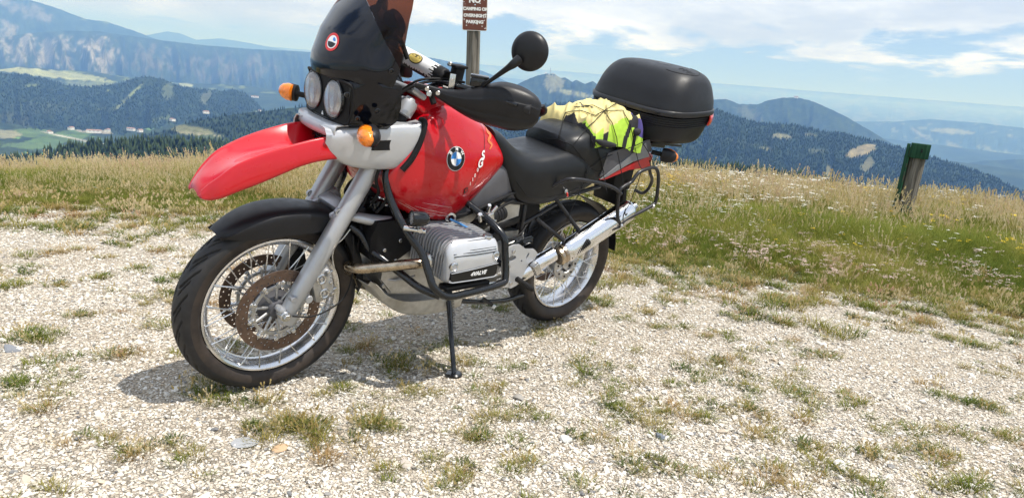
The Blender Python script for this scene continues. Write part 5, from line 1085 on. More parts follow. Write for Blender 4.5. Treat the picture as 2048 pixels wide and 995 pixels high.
def cyl_out(x0, x1, z0, z1, rx, n=6):  # rounded outline of head in x-z; front edge vertical, top slopes
    P = [(x0+rx, z0)]
    def arc(cx_, cz_, a0, a1, r): return [(cx_+r*math.cos(a0+(a1-a0)*i/n), cz_+r*math.sin(a0+(a1-a0)*i/n)) for i in range(n+1)]
    r = rx; rb = rx*.5
    return arc(x1-rb, z0+rb, -math.pi/2, 0, rb)+arc(x1-r*1.5, z1-r*1.5, 0, math.pi/2, r*1.5)+arc(x0+r, z1-r, math.pi/2, math.pi, r)+arc(x0+rb, z0+rb, math.pi, 1.5*math.pi, rb)
for sd in (1, -1):
    b = MB(); zc = .575
    for k in range(13):
        y = .140+k*.0158; k_ = min(1, k/3.0); e = .0 if k > 4 else -.008
        o = cyl_out(.040-e, .286+e-.003*(k > 9), .492, .655+e-(.0022*max(0, k-8)), .032)
        b.plate(o, .0055, (0, sd*y, 0))
    b.build('cooling_fins', M['silver'], E_, ang=25, kind='stuff')
    b = MB(); b.loft([[(x, sd*y, z) for x, z in cyl_out(.058,.268,.508,.632,.03)] for y in (.12,.335)]); b.build('cylinder', M['blackm'], E_, ang=30)
    b = MB(); rg = []
    for (y, g, zt) in ((.338,.0,.648),(.345,.0015,.645),(.355,.001,.636),(.364,-.001,.622),(.372,-.005,.606),(.378,-.012,.592),(.381,-.028,.578)):
        rg.append([(x, sd*y, z) for x, z in cyl_out(.042-g, .282+g, .494-g, zt, .030)])
    b.loft(rg); b.build('valve_cover', M['silver'], E_, ang=50)
    b = MB(); o = [(x, z) for x, z in cyl_out(.050,.284,.490,.605,.018)]
    zt = lambda x: .555+.030*(.284-x)/.234
    o = [(.064,.504),(.260,.504),(.272,.513),(.272,.538),(.18,.544),(.052,.556),(.052,.514)]
    b.plate(o, .012, (0, sd*.3795, 0)); b.build('cover_band', M['blk'], E_)
    b = MB(); b.tube([(.052,sd*.385,.514),(.064,sd*.386,.503),(.260,sd*.386,.503),(.273,sd*.385,.513)], .0022, 6, k=2); b.tube([(.273,sd*.385,.539),(.18,sd*.386,.545),(.052,sd*.385,.557)], .0012, 6, k=2); b.build('band_edge', M['silver'], E_)
    b = MB()
    for i in range(7): z = .600+.0072*i; y = .3775-.0052*i; b.tube([(.262,sd*(y-.004),z-.002),(.17,sd*y,z),(.062,sd*(y-.002),z+.002)], .0016, 6, k=2)
    b.build('cover_rib', M['blackm'], E_, kind='stuff')
    if sd > 0:
        b = MB(); b.text('4VALVE', .021, frame((.145, .3862, .5265), (-1,0,.03), (0,0,1)), .0006, bold=.0007, shear=.35, sp=1.05); b.build('cover_lettering', M['white'], E_)
    b = MB()
    for (x, z) in ((.260,.562),(.066,.585)):
        b.lathe((x,sd*.368,z), (0,sd,0), [(.018,0),(.018,.012),(.013,.015),(.010,.010),(0,.010)], 20)
    b.lathe((.085,sd*.335,.650),(0,.1*sd,1),[(.017,-.01),(.019,.002),(.017,.006),(0,.006)],20); b.build('cover_bolt', M['bolt'], E_)
    b = MB(); b.box((.165,sd*.345,.468), (.215,.05,.022), bev=.008); b.build('plug_cover', M['black'], E_)
    # throttle body and intake
    b = MB(); b.cyl((.035,sd*.20,.63),(-.05,sd*.18,.655),.027,20); b.cyl((-.045,sd*.175,.655),(-.145,sd*.155,.668),.031,20)
    for i in range(3): b.lathe((-.085-.018*i,sd*(.165-.004*i),.661+.003*i),(-1,sd*-.2,.13),[(.031,-.003),(.035,0),(.031,.003)],20)
    b.build('intake_rubber', M['blackm'], E_)
    b = MB(); b.box((-.01,sd*.215,.675), (.045,.035,.04), rot('Y',.3), bev=.005); b.cyl((.0,sd*.22,.70),(.01,sd*.235,.735),.008,12); b.cyl((-.03,sd*.21,.69),(-.05,sd*.215,.72),.007,12); b.cyl((.03,sd*.22,.665),(.05,sd*.235,.70),.009,12); b.box((-.035,sd*.225,.655),(.02,.02,.03),bev=.003); b.build('injector', M['bolt'], E_)
b = MB(); b.loft([[(x,y,z) for x, z in ((-.12,.585),(-.115,.69),(-.17,.72),(-.265,.735),(-.275,.60))] for y in (-.125,-.118,.118,.125)]); b.build('airbox_cover', M['plate'], E_, ang=25)
b = MB(); b.loft([[(x,y,z) for x, z in ((-.12,.36),(-.10,.56),(-.34,.56),(-.36,.48),(-.33,.36))] for y in (-.11,-.10,.10,.11)]); b.build('gearbox', M['alu'], E_, ang=25)
b = MB(); b.box((-.10,.14,.545), (.14,.03,.05), rot('Y',.3), bev=.008); b.box((-.02,.14,.50),(.10,.05,.06),bev=.01); b.box((-.20,.12,.60),(.16,.03,.03), rot('Y',.25), bev=.006); b.build('starter_housing', M['blackm'], E_)
b = MB(); b.tube([(0.1650,0.2000,0.6740), (0.1250,0.2300,0.6580), (0.0860,0.2500,0.6360), (0.0550,0.2600,0.6060)], .0045, 10); b.build('fuel_hose', M['bluehose'], bike)
for P in ([(0.0010,0.1900,0.6240), (-0.0270,0.2000,0.6570), (-0.1110,0.1700,0.6950), (-0.2180,0.1400,0.7120)], [(0.1130,0.1500,0.6650), (0.0450,0.1700,0.6820), (-0.0740,0.1600,0.7150), (-0.2360,0.1400,0.7560)], [(0.4660,0.1400,0.8700), (0.4740,0.1400,0.8160), (0.4510,0.1300,0.7670), (0.4500,0.1000,0.7190)]):
    b = MB(); b.tube(P, .006, 8); b.build('cable', M['blackm'], bike)
b = MB()
for q in ((0.1280,0.1700,0.6630),): b.lathe(V3(*q)-V3(0,.02,0), (.3,1,0), [(.014,0),(.022,.004),(.022,.016),(.014,.018)], 20, closed=True)
b.build('hose_clip', M['bolt'], bike)
# ------------------------------------------------------------------ exhaust
b = MB(); b.tube([(.27,.26,.545), (.325,.27,.540), (.375,.245,.530), (.44,.19,.505), (.50,.14,.485), (.505,.08,.47), (.46,.04,.42), (.40,.02,.36), (.30,0,.33)], .0195, 18); b.build('exhaust_header', M['header'], bike)
b = MB(); b.tube([(.27,-.26,.545), (.34,-.26,.540), (.42,-.20,.52), (.505,-.12,.485), (.525,-.03,.475), (.47,.02,.43), (.40,0,.36)], .0195, 18); b.build('exhaust_header', M['header'], bike)
b = MB(); b.lathe((.285,.262,.545),(1,.1,0),[(.024,0),(.031,.004),(.031,.014),(.024,.018)],20); b.build('exhaust_nut', M['bolt'], bike)
b = MB(); b.tube([(-.15,.0,.27), (-.22,.07,.30), (-.30,.15,.35), (-.40,.185,.430), (-.47,.190,.462)], [.026,.030,.034,.035,.035], 22); b.build('exhaust_pipe', M['chrome'], bike)
D_ = V3(*(-0.8680,0.2000,0.6170))-V3(*(-0.5560,0.2000,0.4760)); D_ /= np.linalg.norm(D_); O_ = V3(*(-0.5070,0.1970,0.4510))
b = MB(); b.lathe(O_, D_, [(.036,-.01),(.044,-.004),(.044,.010),(.041,.014),(.046,.018),(.046,.030),(.041,.034)], 32); b.build('exhaust_clamp', M['header'], bike)
u_, w_, d_ = basis(D_)
def mr(t, k, n=36):
    up = V3(0,0,1); up = up-D_*(up@D_); up /= np.linalg.norm(up); sd_ = np.cross(D_, up)
    return [tuple(O_+D_*t+(up*math.sin(a)*.056+sd_*math.cos(a)*.050)*k) for a in np.linspace(0, 2*math.pi, n, endpoint=False)]
b = MB(); b.loft([mr(.030,.80), mr(.040,.95), mr(.060,1.0), mr(.46,1.04), mr(.475,1.0), mr(.492,.80), mr(.50,.45)]); b.build('silencer', M['chrome'], bike, ang=50)
b = MB(); b.cyl(O_+D_*.49, O_+D_*.53, .020, 20); b.build('silencer_tip', M['bolt'], bike)
b = MB(); q = V3(*(-0.3600,0.2000,0.4120)); b.box(q, (.035,.05,.060), rot('Y', .6), bev=.006); b.build('exhaust_strap', M['bolt'], bike)
# ------------------------------------------------------------------ bash plate
G = []
for (y, zl) in ((-.140,.080),(-.132,.035),(-.115,.0),(0,-.004),(.115,.0),(.132,.035),(.140,.080)):
    G.append([(.455-abs(y)*.1,y,.405+zl*.25),(.42-abs(y)*.1,y,.375+zl*.35),(.355,y,.315+zl*.5),(.27,y,.258+zl*.75),(.18,y,.232+zl*.95),(.08,y,.226+zl),(-.03,y,.235+zl*.95)])
b = MB(); b.shell(G, -.004, 3); b.build('bash_plate', M['plate'], bike, ang=50)
# ------------------------------------------------------------------ crash bars
def mir(P, sd): return [(p[0], p[1]*sd, p[2]) for p in P]
for sd in (1, -1):
    b = MB(); b.tube(mir([(0.4210,0.1200,0.8730), (0.4330,0.1400,0.8150), (0.4180,0.1700,0.7420), (0.3920,0.2500,0.6560), (0.3540,0.3000,0.5960), (0.3410,0.3450,0.5300), (0.3290,0.3700,0.4870), (0.2780,0.3850,0.4520), (0.1960,0.3900,0.4520), (0.0200,0.3850,0.4650), (-0.0110,0.3750,0.4900), (-0.0110,0.3450,0.5870), (-0.0070,0.3300,0.6330), (0.0080,0.2850,0.6650), (0.0230,0.2200,0.6880), (0.0540,0.1400,0.7200)], sd), .0142, 14); b.build('crash_bar', M['blackp'], bike)
    b = MB(); b.tube(mir([(0.5050,0.0600,0.6190), (0.4740,0.0900,0.5930), (0.4460,0.1200,0.5430), (0.4160,0.1600,0.5210), (0.3740,0.2200,0.4870), (0.3440,0.3100,0.4620), (0.2990,0.3750,0.4510)], sd), .0140, 14); b.build('crash_bar', M['blackp'], bike)
b = MB(); b.tube([(0.3080,-0.1500,0.3790), (0.3260,-0.0500,0.4110), (0.3270,0.0500,0.4630)], .012, 12); b.build('crash_brace', M['blackp'], bike)
# spotlight on the bar
e = empty('spotlight', bike); q = V3(*(0.4110,0.2850,0.7270)); 
b = MB(); b.lathe(q+V3(-.055,.03,0), (1,-.25,.02), [(.010,0),(.020,.006),(.027,.020),(.0285,.055),(.0285,.066),(.024,.068),(.023,.060)], 28); b.build('lamp_shell', M['blackp'], e)
b = MB(); b.lathe(q+V3(-.055,.03,0)+V3(.060,-.015,.001), (1,-.25,.02), [(.024,0),(.012,.003),(0,.004)], 24); b.build('lens', M['lensg'], e)
b = MB(); b.lathe(q+V3(-.055,.03,0)+V3(.050,-.0125,.001), (1,-.25,.02), [(.022,.004),(.010,-.004),(0,-.006)], 24); b.build('reflector', M['reflect'], e)
b = MB(); b.box(q+V3(-.03,.0,-.035), (.03,.02,.035), bev=.004); b.cyl(q+V3(-.05,.03,-.045), q+V3(.01,-.02,-.045), .009, 14); b.cyl(q+V3(-.03,.02,-.04),q+V3(-.024,.034,-.04),.009,12); b.build('bracket', M['bolt'], e)
# ------------------------------------------------------------------ side stand
foot = V3(*w2b((.116,.33,.0))); pv0 = V3(*(0.0430,0.1300,0.2930))
b = MB(); b.tube([pv0+V3(0,0,.03), pv0, lerp(pv0, foot, .5)+V3(.0,.0,0), foot+V3(0,0,.006)], [.012,.012,.0105,.010], 14, k=2); b.build('side_stand', M['blackp'], bike)
b = MB(); Fd = (BMi @ Vector((0,0,1))); b.lathe(foot, Fd, [(.020,0),(.033,.001),(.034,.008),(.028,.013),(0,.014)], 24); b.box(foot+V3(.02,0,.008), (.035,.03,.010), BMi, bev=.003); b.build('stand_foot', M['blackp'], bike)
b = MB(); pp = []
for i in range(140): t = i/139; a = t*2*math.pi*22; c = lerp(pv0+V3(-.018,.004,.01), lerp(pv0, foot, .42)+V3(-.016,0,0), t); pp.append(c+V3(math.cos(a)*.0048, math.sin(a)*.0048, 0))
b.tube(pp, .0012, 5, k=1); b.build('stand_spring', M['blackp'], bike)
b = MB(); b.tube([(-0.0070,0.1000,0.2630), (-0.1680,0.1000,0.2310), (-0.3420,0.0800,0.2020), (-0.4740,0.0600,0.1990)], .011, 12); b.tube([(-0.1680,0.1100,0.2540), (-0.2080,0.1400,0.2250)], .008, 10); b.build('centre_stand', M['blackp'], bike)
b = MB(); q = V3(*(-0.2070,0.1450,0.2250)); b.cyl(q, q+V3(-.004,.010,-.003), .009, 12); b.build('stand_tip', M['white'], bike)
# ------------------------------------------------------------------ footpeg plate, pegs
def pxz(P): return [(p[0], p[2]) for p in P]
def ell(cx_, cz_, rx, rz_, n=16, a=0): return [(cx_+rx*math.cos(t)*math.cos(a)-rz_*math.sin(t)*math.sin(a), cz_+rx*math.cos(t)*math.sin(a)+rz_*math.sin(t)*math.cos(a)) for t in np.linspace(0, 2*math.pi, n, endpoint=False)]
outl = pxz([(-0.1640,0.2000,0.5100), (-0.2170,0.2000,0.5280), (-0.2530,0.2000,0.5270), (-0.2950,0.2000,0.5020), (-0.3460,0.2000,0.4970), (-0.3710,0.2000,0.4760), (-0.3600,0.2000,0.4480), (-0.3270,0.2000,0.4330), (-0.3130,0.2000,0.3940), (-0.3040,0.2000,0.3590), (-0.2800,0.2000,0.3340), (-0.2470,0.2000,0.3240), (-0.2010,0.2000,0.3400), (-0.1780,0.2000,0.4110)])
h1 = V3(*(-0.2180,0.2000,0.4680)); h2 = V3(*(-0.3100,0.2000,0.4700)); h3 = V3(*(-0.2790,0.2000,0.4500))
b = MB(); b.plate(outl, .012, (0,.185,0), holes=[ell(h1[0],h1[2],.024,.013,16,-.1), ell(h2[0],h2[2],.005,.016,12,.35), ell(h3[0],h3[2],.005,.005,10)]); b.build('footpeg_plate', M['silver'], bike, ang=30)
b = MB()
for q in ((-0.2150,0.2000,0.5030), (-0.2030,0.2000,0.4350), (-0.2370,0.2000,0.3520)): b.cyl(V3(q[0],.188,q[2]), V3(q[0],.200,q[2]), .0085, 12)
b.build('plate_bolt', M['bolt'], bike)
def peg(a, c, r, nm='footpeg'):
    e = empty(nm, bike); a = V3(*a); c = V3(*c); b = MB(); d = c-a; L = np.linalg.norm(d); d /= L
    b.cyl(a, c, r*.8, 14); b.build('peg_core', M['blackm'], e); b = MB()
    for i in range(12): p = lerp(a, c, (i+.6)/12.6); b.lathe(p-d*L*.022, d, [(r*.8,0),(r,.001),(r,L*.036),(r*.8,L*.044)], 16)
    b.build('rubber', M['rubber'], e, kind='stuff')
peg((-0.2450,0.2150,0.3810), (-0.3420,0.2350,0.3240), .0125)
peg((-0.5460,0.2250,0.4550), (-0.6430,0.2400,0.5310), .0185)
b = MB(); b.cyl(V3(*(-0.5910,0.2000,0.4530)), V3(*(-0.5920,0.2150,0.4740)), .014, 14); b.box(V3(*(-0.6030,0.2000,0.4470)), (.03,.03,.03), bev=.006); b.build('peg_joint', M['blackp'], bike)
# subframe tubes
for sd in (1, -1):
    for P, r in (([(-0.4820,0.1300,0.7020), (-0.5290,0.1500,0.6540), (-0.5870,0.1700,0.5970), (-0.6400,0.1800,0.5500), (-0.6580,0.1850,0.5210), (-0.6400,0.1900,0.4940), (-0.6030,0.1950,0.4850), (-0.5680,0.1900,0.5030), (-0.5070,0.1750,0.5350), (-0.4390,0.1550,0.5780), (-0.3680,0.1400,0.6220)], .0095),
                 ([(-0.3050,0.1300,0.5980), (-0.3790,0.1350,0.6340), (-0.4900,0.1300,0.6780)], .0085), ([(-0.3050,0.1200,0.7020), (-0.2980,0.1300,0.6370), (-0.3010,0.1300,0.5440)], .0095), ([(-0.1110,0.1300,0.7240), (-0.2610,0.1300,0.6960), (-0.5180,0.1200,0.7040), (-0.7820,0.1200,0.7500)], .010)):
        b = MB(); b.tube(mir(P, sd), r, 12); b.build('subframe_tube', M['rack'], bike)
b = MB(); b.box(V3(*(-0.3300,0.1400,0.5150)), (.09,.015,.035), rot('Y', .15), bev=.006); b.cyl(V3(*(-0.3210,0.1450,0.5200)), V3(*(-0.3000,0.1650,0.5300)), .010, 14); b.build('frame_lug', M['blackp'], bike)
b = MB(); b.tube([(-0.2280,0.1300,0.5040), (-0.2830,0.1400,0.5190), (-0.3600,0.1400,0.5200)], .010, 10); b.tube([(-0.1750,0.1200,0.4360), (-0.2460,0.1300,0.4090)], .014, 10); b.build('shift_linkage', M['blackp'], bike)
b = MB(); b.tube([(-.30,-.02,.43),(-.45,-.10,.40),(-.62,-.13,.36),(-.755,-.12,.321)], [.05,.045,.05,.07], 16); b.build('swingarm', M['fork'], bike)
b = MB(); b.loft([[(x,y,z) for x, z in ((-.27,.58),(-.30,.68),(-.42,.70),(-.44,.62),(-.36,.56))] for y in (-.09,.09)]); b.box((-.33,0,.50),(.06,.20,.20),bev=.01); b.build('inner_mudguard', M['blackm'], bike)
# ------------------------------------------------------------------ pannier rack
def rack(sd):
    e = empty('pannier_rack', bike)
    T = [([(-0.3890,0.1600,0.7630), (-0.4190,0.2000,0.8090), (-0.4560,0.2350,0.8280), (-0.6170,0.2450,0.8090), (-0.7260,0.2450,0.7820), (-0.7890,0.2450,0.7510)], .0085),
         ([(-0.8470,0.2450,0.5890), (-0.8020,0.2450,0.6470), (-0.7710,0.2450,0.7590), (-0.7970,0.2450,0.7890), (-0.8420,0.2450,0.8070), (-0.8790,0.2450,0.8500), (-0.9260,0.2450,0.8670), (-0.9940,0.2450,0.8760), (-1.0380,0.2450,0.8500), (-1.0680,0.2450,0.7810), (-1.0830,0.2450,0.7080), (-1.0640,0.2450,0.6830), (-0.9750,0.2450,0.6520), (-0.8710,0.2450,0.6180), (-0.8390,0.2450,0.5890), (-0.7860,0.2400,0.5760), (-0.7440,0.2300,0.5510), (-0.6840,0.2150,0.5150)], .0088),
         ([(-1.1070,0.1300,0.8740), (-1.1410,0.1300,0.8140), (-1.2050,0.1100,0.7660), (-1.2350,0.0800,0.7070), (-1.2200,0.0600,0.6790), (-1.1800,0.0400,0.6910)], .0085)]
    for P, r in T: b = MB(); b.tube(mir(P, sd), r, 12, k=4); b.build('rack_tube', M['rack'], e)
    b = MB(); q = V3(*(-0.8320,0.2520,0.5950)); b.cyl(q*V3(1,sd,1), (q+V3(-.012,.004,0))*V3(1,sd,1), .010, 12); q = V3(*(-1.0550,0.2500,0.6800)); b.cyl(q*V3(1,sd,1), (q+V3(-.01,.006,0))*V3(1,sd,1), .010, 12); b.build('rack_bolt', M['bolt'], e)
rack(1); rack(-1)
b = MB(); b.tube([(-0.6680,0.2000,0.5060), (-0.6920,0.2100,0.5270), (-0.7310,0.2200,0.5480), (-0.7630,0.2300,0.5690), (-0.7870,0.2250,0.5400), (-0.7570,0.2150,0.5140), (-0.6910,0.2050,0.4850)], .009, 10); b.build('rear_peg_arm', M['blackp'], bike)
b = MB(); b.box((-1.06,0,.955), (.34,.24,.018), rot('Y', -.05), bev=.006); b.box((-1.20,0,.965), (.26,.30,.014), rot('Y',-.05), bev=.005)
for y in (-.10,.10): b.tube([(-.92,y,.90),(-.98,y,.95),(-1.30,y,.965)], .008, 10)
b.build('luggage_rack', M['rack'], bike)
# ------------------------------------------------------------------ handlebar
HB = [V3(.115,.405,1.150), V3(.17,.30,1.165), V3(.225,.20,1.170), V3(.262,.14,1.165), V3(.285,.07,1.125), V3(.29,0,1.115)]
P = HB+[p*V3(1,-1,1) for p in HB[-2::-1]]
b = MB(); b.tube(P, .011, 14); b.build('handlebar', M['blackp'], bike)
for sd in (1, -1):
    S = V3(1, sd, 1)
    b = MB(); b.tube([HB[0]*S+V3(-.02,sd*.035,0), HB[0]*S, lerp(HB[0], HB[1], .95)*S], .0165, 16, k=2); b.build('grip', M['rubber'], bike)
    b = MB(); b.box(lerp(HB[1], HB[2], .2)*S, (.04,.055,.045), rot('Z', -sd*.5), bev=.008); b.build('switchgear', M['blackm'], bike)
    e = empty('hand_guard', bike); G = []
    for (x, y, zb, zm, zt, bl) in ((.375,.150,1.146,1.155,1.163,.002),(.33,.175,1.135,1.148,1.160,.004),(.285,.215,1.108,1.135,1.158,.010),(.245,.262,1.082,1.130,1.172,.018),(.21,.305,1.066,1.136,1.196,.026),(.17,.345,1.060,1.140,1.218,.033),(.13,.385,1.058,1.140,1.218,.033),(.09,.415,1.066,1.140,1.208,.028),(.065,.434,1.082,1.140,1.192,.019),(.052,.442,1.105,1.140,1.175,.009)):
        n = V3(.75,.62,0) if x > .1 else V3(.55,.83,0); n /= np.linalg.norm(n); c = V3(x, y, 0)
        G.append([tuple((c+n*(bl*o)+V3(0,0,zb+(zt-zb)*f))*S) for f, o in ((0,-1.1),(.08,-.1),(.22,.55),(.34,.62),(.36,.76),(.5,.95),(.66,.98),(.68,.84),(.82,.62),(.94,.1),(1,-1.0))])
    b = MB(); b.shell(G, .003*sd, 4); b.build('guard_shell', M['black'], e, ang=40)
    b = MB(); b.tube([V3(.27,.165,1.150)*S, V3(.10,.28,1.125)*S, V3(.025,.39,1.130)*S, V3(.020,.432,1.150)*S, V3(.035,.430,1.165)*S], .007, 8, k=3, flat=2.0); b.build('guard_strap', M['rack'], e)
    b = MB()
    for q in ((.345,.180,1.150),(.312,.200,1.142)): q = V3(*q)*S; b.cyl(q, q+V3(.005,sd*.006,0), .008, 14)
    b.build('guard_screw', M['bolt'], e)
    b = MB(); q = lerp(HB[1], HB[2], -.05)*S
    b.tube([q+V3(.01,0,.0), q+V3(.018,sd*.04,.0), q+V3(-.02,sd*.12,-.005)], .006, 8, k=3); b.build('lever', M['blackp'], bike)
    # fluid reservoir
    b = MB(); q = (V3(*(0.1980,0.2700,1.2000)))*S; b.box(q, (.045,.062,.034), rot('Z', sd*.9), bev=.008); b.box(q+V3(0,0,.020), (.047,.064,.010), rot('Z', sd*.9), bev=.004); b.build('reservoir', M['blackp'], bike)
    # mirror
    e = empty('mirror', bike); mc = V3(*(0.1460,0.4300,1.3380)); mb_ = V3(*(0.2040,0.3000,1.1940)); jt = V3(*(0.1920,0.4150,1.2890))
    if sd < 0: mc = V3(.17,.43,1.335)
    nrm = V3(.89,.455,0)
    b = MB(); b.tube([p*S for p in (mb_, lerp(mb_, jt, .35), lerp(mb_, jt, .8), jt, lerp(jt, mc-nrm*.0, .42))], [.0065,.007,.010,.014,.016], 12, k=3); b.build('mirror_stem', M['black'], e)
    b = MB(); b.lathe((mc-nrm*.012)*S, nrm*S, [(.058,-.003),(.064,0),(.0645,.005),(.061,.014),(.050,.024),(.032,.031),(.012,.034),(0,.0345)], 48); b.build('mirror_shell', M['black'], e, ang=60)
    b = MB(); b.lathe((mc-nrm*.0155)*S, -nrm*S, [(.058,-.001),(.056,.001),(0,.001)], 48); b.build('mirror_glass', M['reflect'], e)
# clamps, pad
b = MB()
p1, p2 = V3(*(0.2790,-0.1150,1.2260)), V3(*(0.2340,0.1350,1.1820)); d = (p2-p1); Lp = np.linalg.norm(d); d /= Lp
b.cyl(p1-d*.05, p2+d*.02, .007, 12); b.build('cross_brace', M['blackp'], bike)
u_ = np.cross(d, V3(0,0,1)); u_ /= np.linalg.norm(u_); v_ = np.cross(u_, d)
if v_[2] < 0: v_ = -v_
if u_[0] < 0: u_ = -u_
pad_r = .033
b = MB(); n = 48; rg = []
for t in np.linspace(0, 1, 60):
    k = min(1, .80+4*min(t, 1-t)) ; rg.append([tuple(p1+d*Lp*t+(u_*math.cos(a)+v_*math.sin(a))*pad_r*k) for a in np.linspace(0, 2*math.pi, n, endpoint=False)])
b.loft(rg)
mi = []
for i in range(59):
    for j in range(n):
        a = 2*math.pi*(j+.5)/n; t = (i+.5)/59; tt = 1-abs(2*t-1)
        edge = .30+.10*math.sin(j*2.3)+.06*math.sin(j*5.1)
        lo = -.50+.10*math.sin(i*2.1)+.12*(vnoise(np.array(i*.9), np.array(0.), 3)-.5)
        aa_ = (a+math.pi) % (2*math.pi)-math.pi
        mi.append(1 if (t > .10+.03*math.sin(j*1.9) and t < .80+.05*math.sin(j*2.3) and aa_ > lo and aa_ < 2.4) else 0)
b.m = mi+[0, 0]
pad = b.build('bar_pad', [M['blackm'], M['padw']], bike, ang=50)
def pp_(u, v, off):
    t = .44+u/Lp; a = R(38)+v/pad_r; return p1+d*Lp*t+(u_*math.cos(a)+v_*math.sin(a))*(pad_r+off)
b = MB()
def pd(r0, r1, a0, a1, sx, sy, u0, v0, m, off, na=30): ring_decal(b, lambda u, v, o: pp_(u0+u*sx, v0+v*sy, o), r0, r1, a0, a1, nr=3, na=na, m=m, off=off)
pd(0, .029, 0, 6.2832, 1.15, .72, 0, 0, 0, .0010); pd(0, .026, 0, 6.2832, 1.12, .66, 0, 0, 1, .0018)
pd(0, .021, .25, 2.9, 1.1, .55, 0, .002, 0, .0024); pd(0, .006, 0, 6.28, 1.2, .5, -.009, .006, 1, .003); pd(0, .006, 0, 6.28, 1.2, .5, .010, .006, 1, .003)
for k in range(9): u = (k-4)*.0050; b.add([pp_(u-.0004,-.0015-.0,.003), pp_(u+.0004,-.0015,.003), pp_(u*1.0+.0004,-.014+abs(u)*.25,.003), pp_(u-.0004,-.014+abs(u)*.25,.003)], [(0,1,2,3)], 0)
b.build('pad_emblem', [M['blk'], M['yel']], bike, ang=180)
b = MB(); q = V3(*(0.2170,0.1650,1.1860)); b.box(q, (.040,.034,.10), rot('Y',-.1), bev=.005); b.box(q+V3(0,0,.048), (.058,.05,.010), bev=.003); b.box(V3(q[0]-.0,-.14,q[2]), (.040,.034,.10), bev=.005); b.build('bar_clamp', M['blackm'], bike)
b = MB(); q = V3(*(0.2550,0.1950,1.1720)); b.box(q, (.020,.004,.076), rot('Z',-.55), bev=.001); b.build('clamp_strip', M['bolt'], bike)
b = MB(); b.cyl(q+V3(.002,.002,.018), q+V3(.008,.008,.018), .006, 6); q = V3(*(0.2510,0.1650,1.2330)); b.cyl(q, q+V3(0,0,.012), .008, 14); b.build('clamp_bolt', M['bolt'], bike)
for P, r in (([(0.4060,0.1000,1.1070), (0.3530,0.1200,1.1490), (0.2790,0.1300,1.1710), (0.2280,0.1500,1.1730)], .005), ([(0.3840,0.0800,1.1180), (0.3360,0.1200,1.1680), (0.2440,0.1400,1.1820), (0.2020,0.2000,1.1850)], .0045), ([(0.3580,0.1000,1.1310), (0.3110,0.1200,1.1490), (0.2590,0.1400,1.1420), (0.2200,0.2000,1.1670)], .004), ([(0.3040,0.1500,1.1330), (0.2950,0.1500,1.1130), (0.2910,0.1600,1.0960)], .011)):
    b = MB(); b.tube(P, r, 8); b.build('cable', M['blackm'], bike)
b = MB(); b.box(V3(*(0.2320,0.1000,1.1570)), (.03,.03,.02), bev=.004); b.box(V3(*(0.2140,0.1200,1.1370)),(.02,.03,.02),bev=.004); b.cyl(V3(*(0.3270,0.1700,1.1330)), V3(*(0.3380,0.1850,1.1350)), .010, 12); b.build('bar_riser', M['bolt'], bike)

# ------------------------------------------------------------------ small fittings
for P, r, m_ in (([(0.4700,0.1000,0.8190), (0.4710,0.0900,0.7640), (0.4790,0.0900,0.7170), (0.5130,0.1000,0.6850)], .005, 'blackm'), ([(0.4350,0.1300,0.8400), (0.4030,0.1200,0.7800), (0.4040,0.1100,0.7210), (0.4300,0.1000,0.6800)], .006, 'blackm'),
                 ([(0.0310,0.1700,0.6190), (-0.0190,0.1600,0.6650), (-0.0910,0.1500,0.6830), (-0.1700,0.1400,0.7320)], .007, 'blackm'), ([(-0.1610,0.1500,0.5630), (-0.2080,0.1600,0.5450), (-0.2790,0.1500,0.5580), (-0.3440,0.1300,0.6110)], .004, 'blackm'),
                 ([(0.3380,0.1000,0.9130), (0.3650,0.1100,0.8790), (0.3990,0.1200,0.8550)], .008, 'blackm'), ([(0.5190,0.0600,0.7280), (0.5350,0.0500,0.7440), (0.5200,0.0500,0.7800), (0.4830,0.0500,0.8070)], .006, 'blackm'), ([(0.3810,0.1100,0.4210), (0.3250,0.1300,0.4120), (0.2490,0.1500,0.4280)], .006, 'alu')):
    b = MB(); b.tube(P, r, 8); b.build('hose', M[m_], bike)
for q in ((0.5470,0.1100,0.7220), (0.3990,0.1370,0.5460), (0.3340,0.1370,0.5790), (0.2560,0.1370,0.5210), (0.3400,0.1320,0.4970)):
    b = MB(); q = V3(*q); b.cyl(q-V3(0,.006,0), q+V3(0,.006,0), .008, 6); b.build('bolt', M['bolt'], bike)
# stitched seam round the passenger seat edge and a welt on the rider seat
pbv = bvh_of(pseat); sbv = bvh_of(seat)
def seam(t, P, nm):
    V = []
    for q in dens_(P):
        h = t.ray_cast(Vector((q[0], .5, q[2])), Vector((0,-1,0))); V.append(np.array(h[0])+V3(0,.0006,0) if h[0] is not None else q)
    b = MB(); b.tube(V, .0016, 6, k=1); b.build(nm, M['blackm'], bike)
def dens_(P, n=8):
    out = []
    for a, c in zip(P[:-1], P[1:]):
        for i in range(n): out.append(lerp(a, c, i/n))
    out.append(V3(*P[-1])); return out
seam(sbv, [(-.19,0,.80),(-.26,0,.735),(-.36,0,.725),(-.46,0,.735),(-.56,0,.755),(-.66,0,.785)], 'seat_welt')
seam(pbv, [(-.54,0,.90),(-.60,0,.865),(-.68,0,.835),(-.78,0,.845)], 'seat_welt')

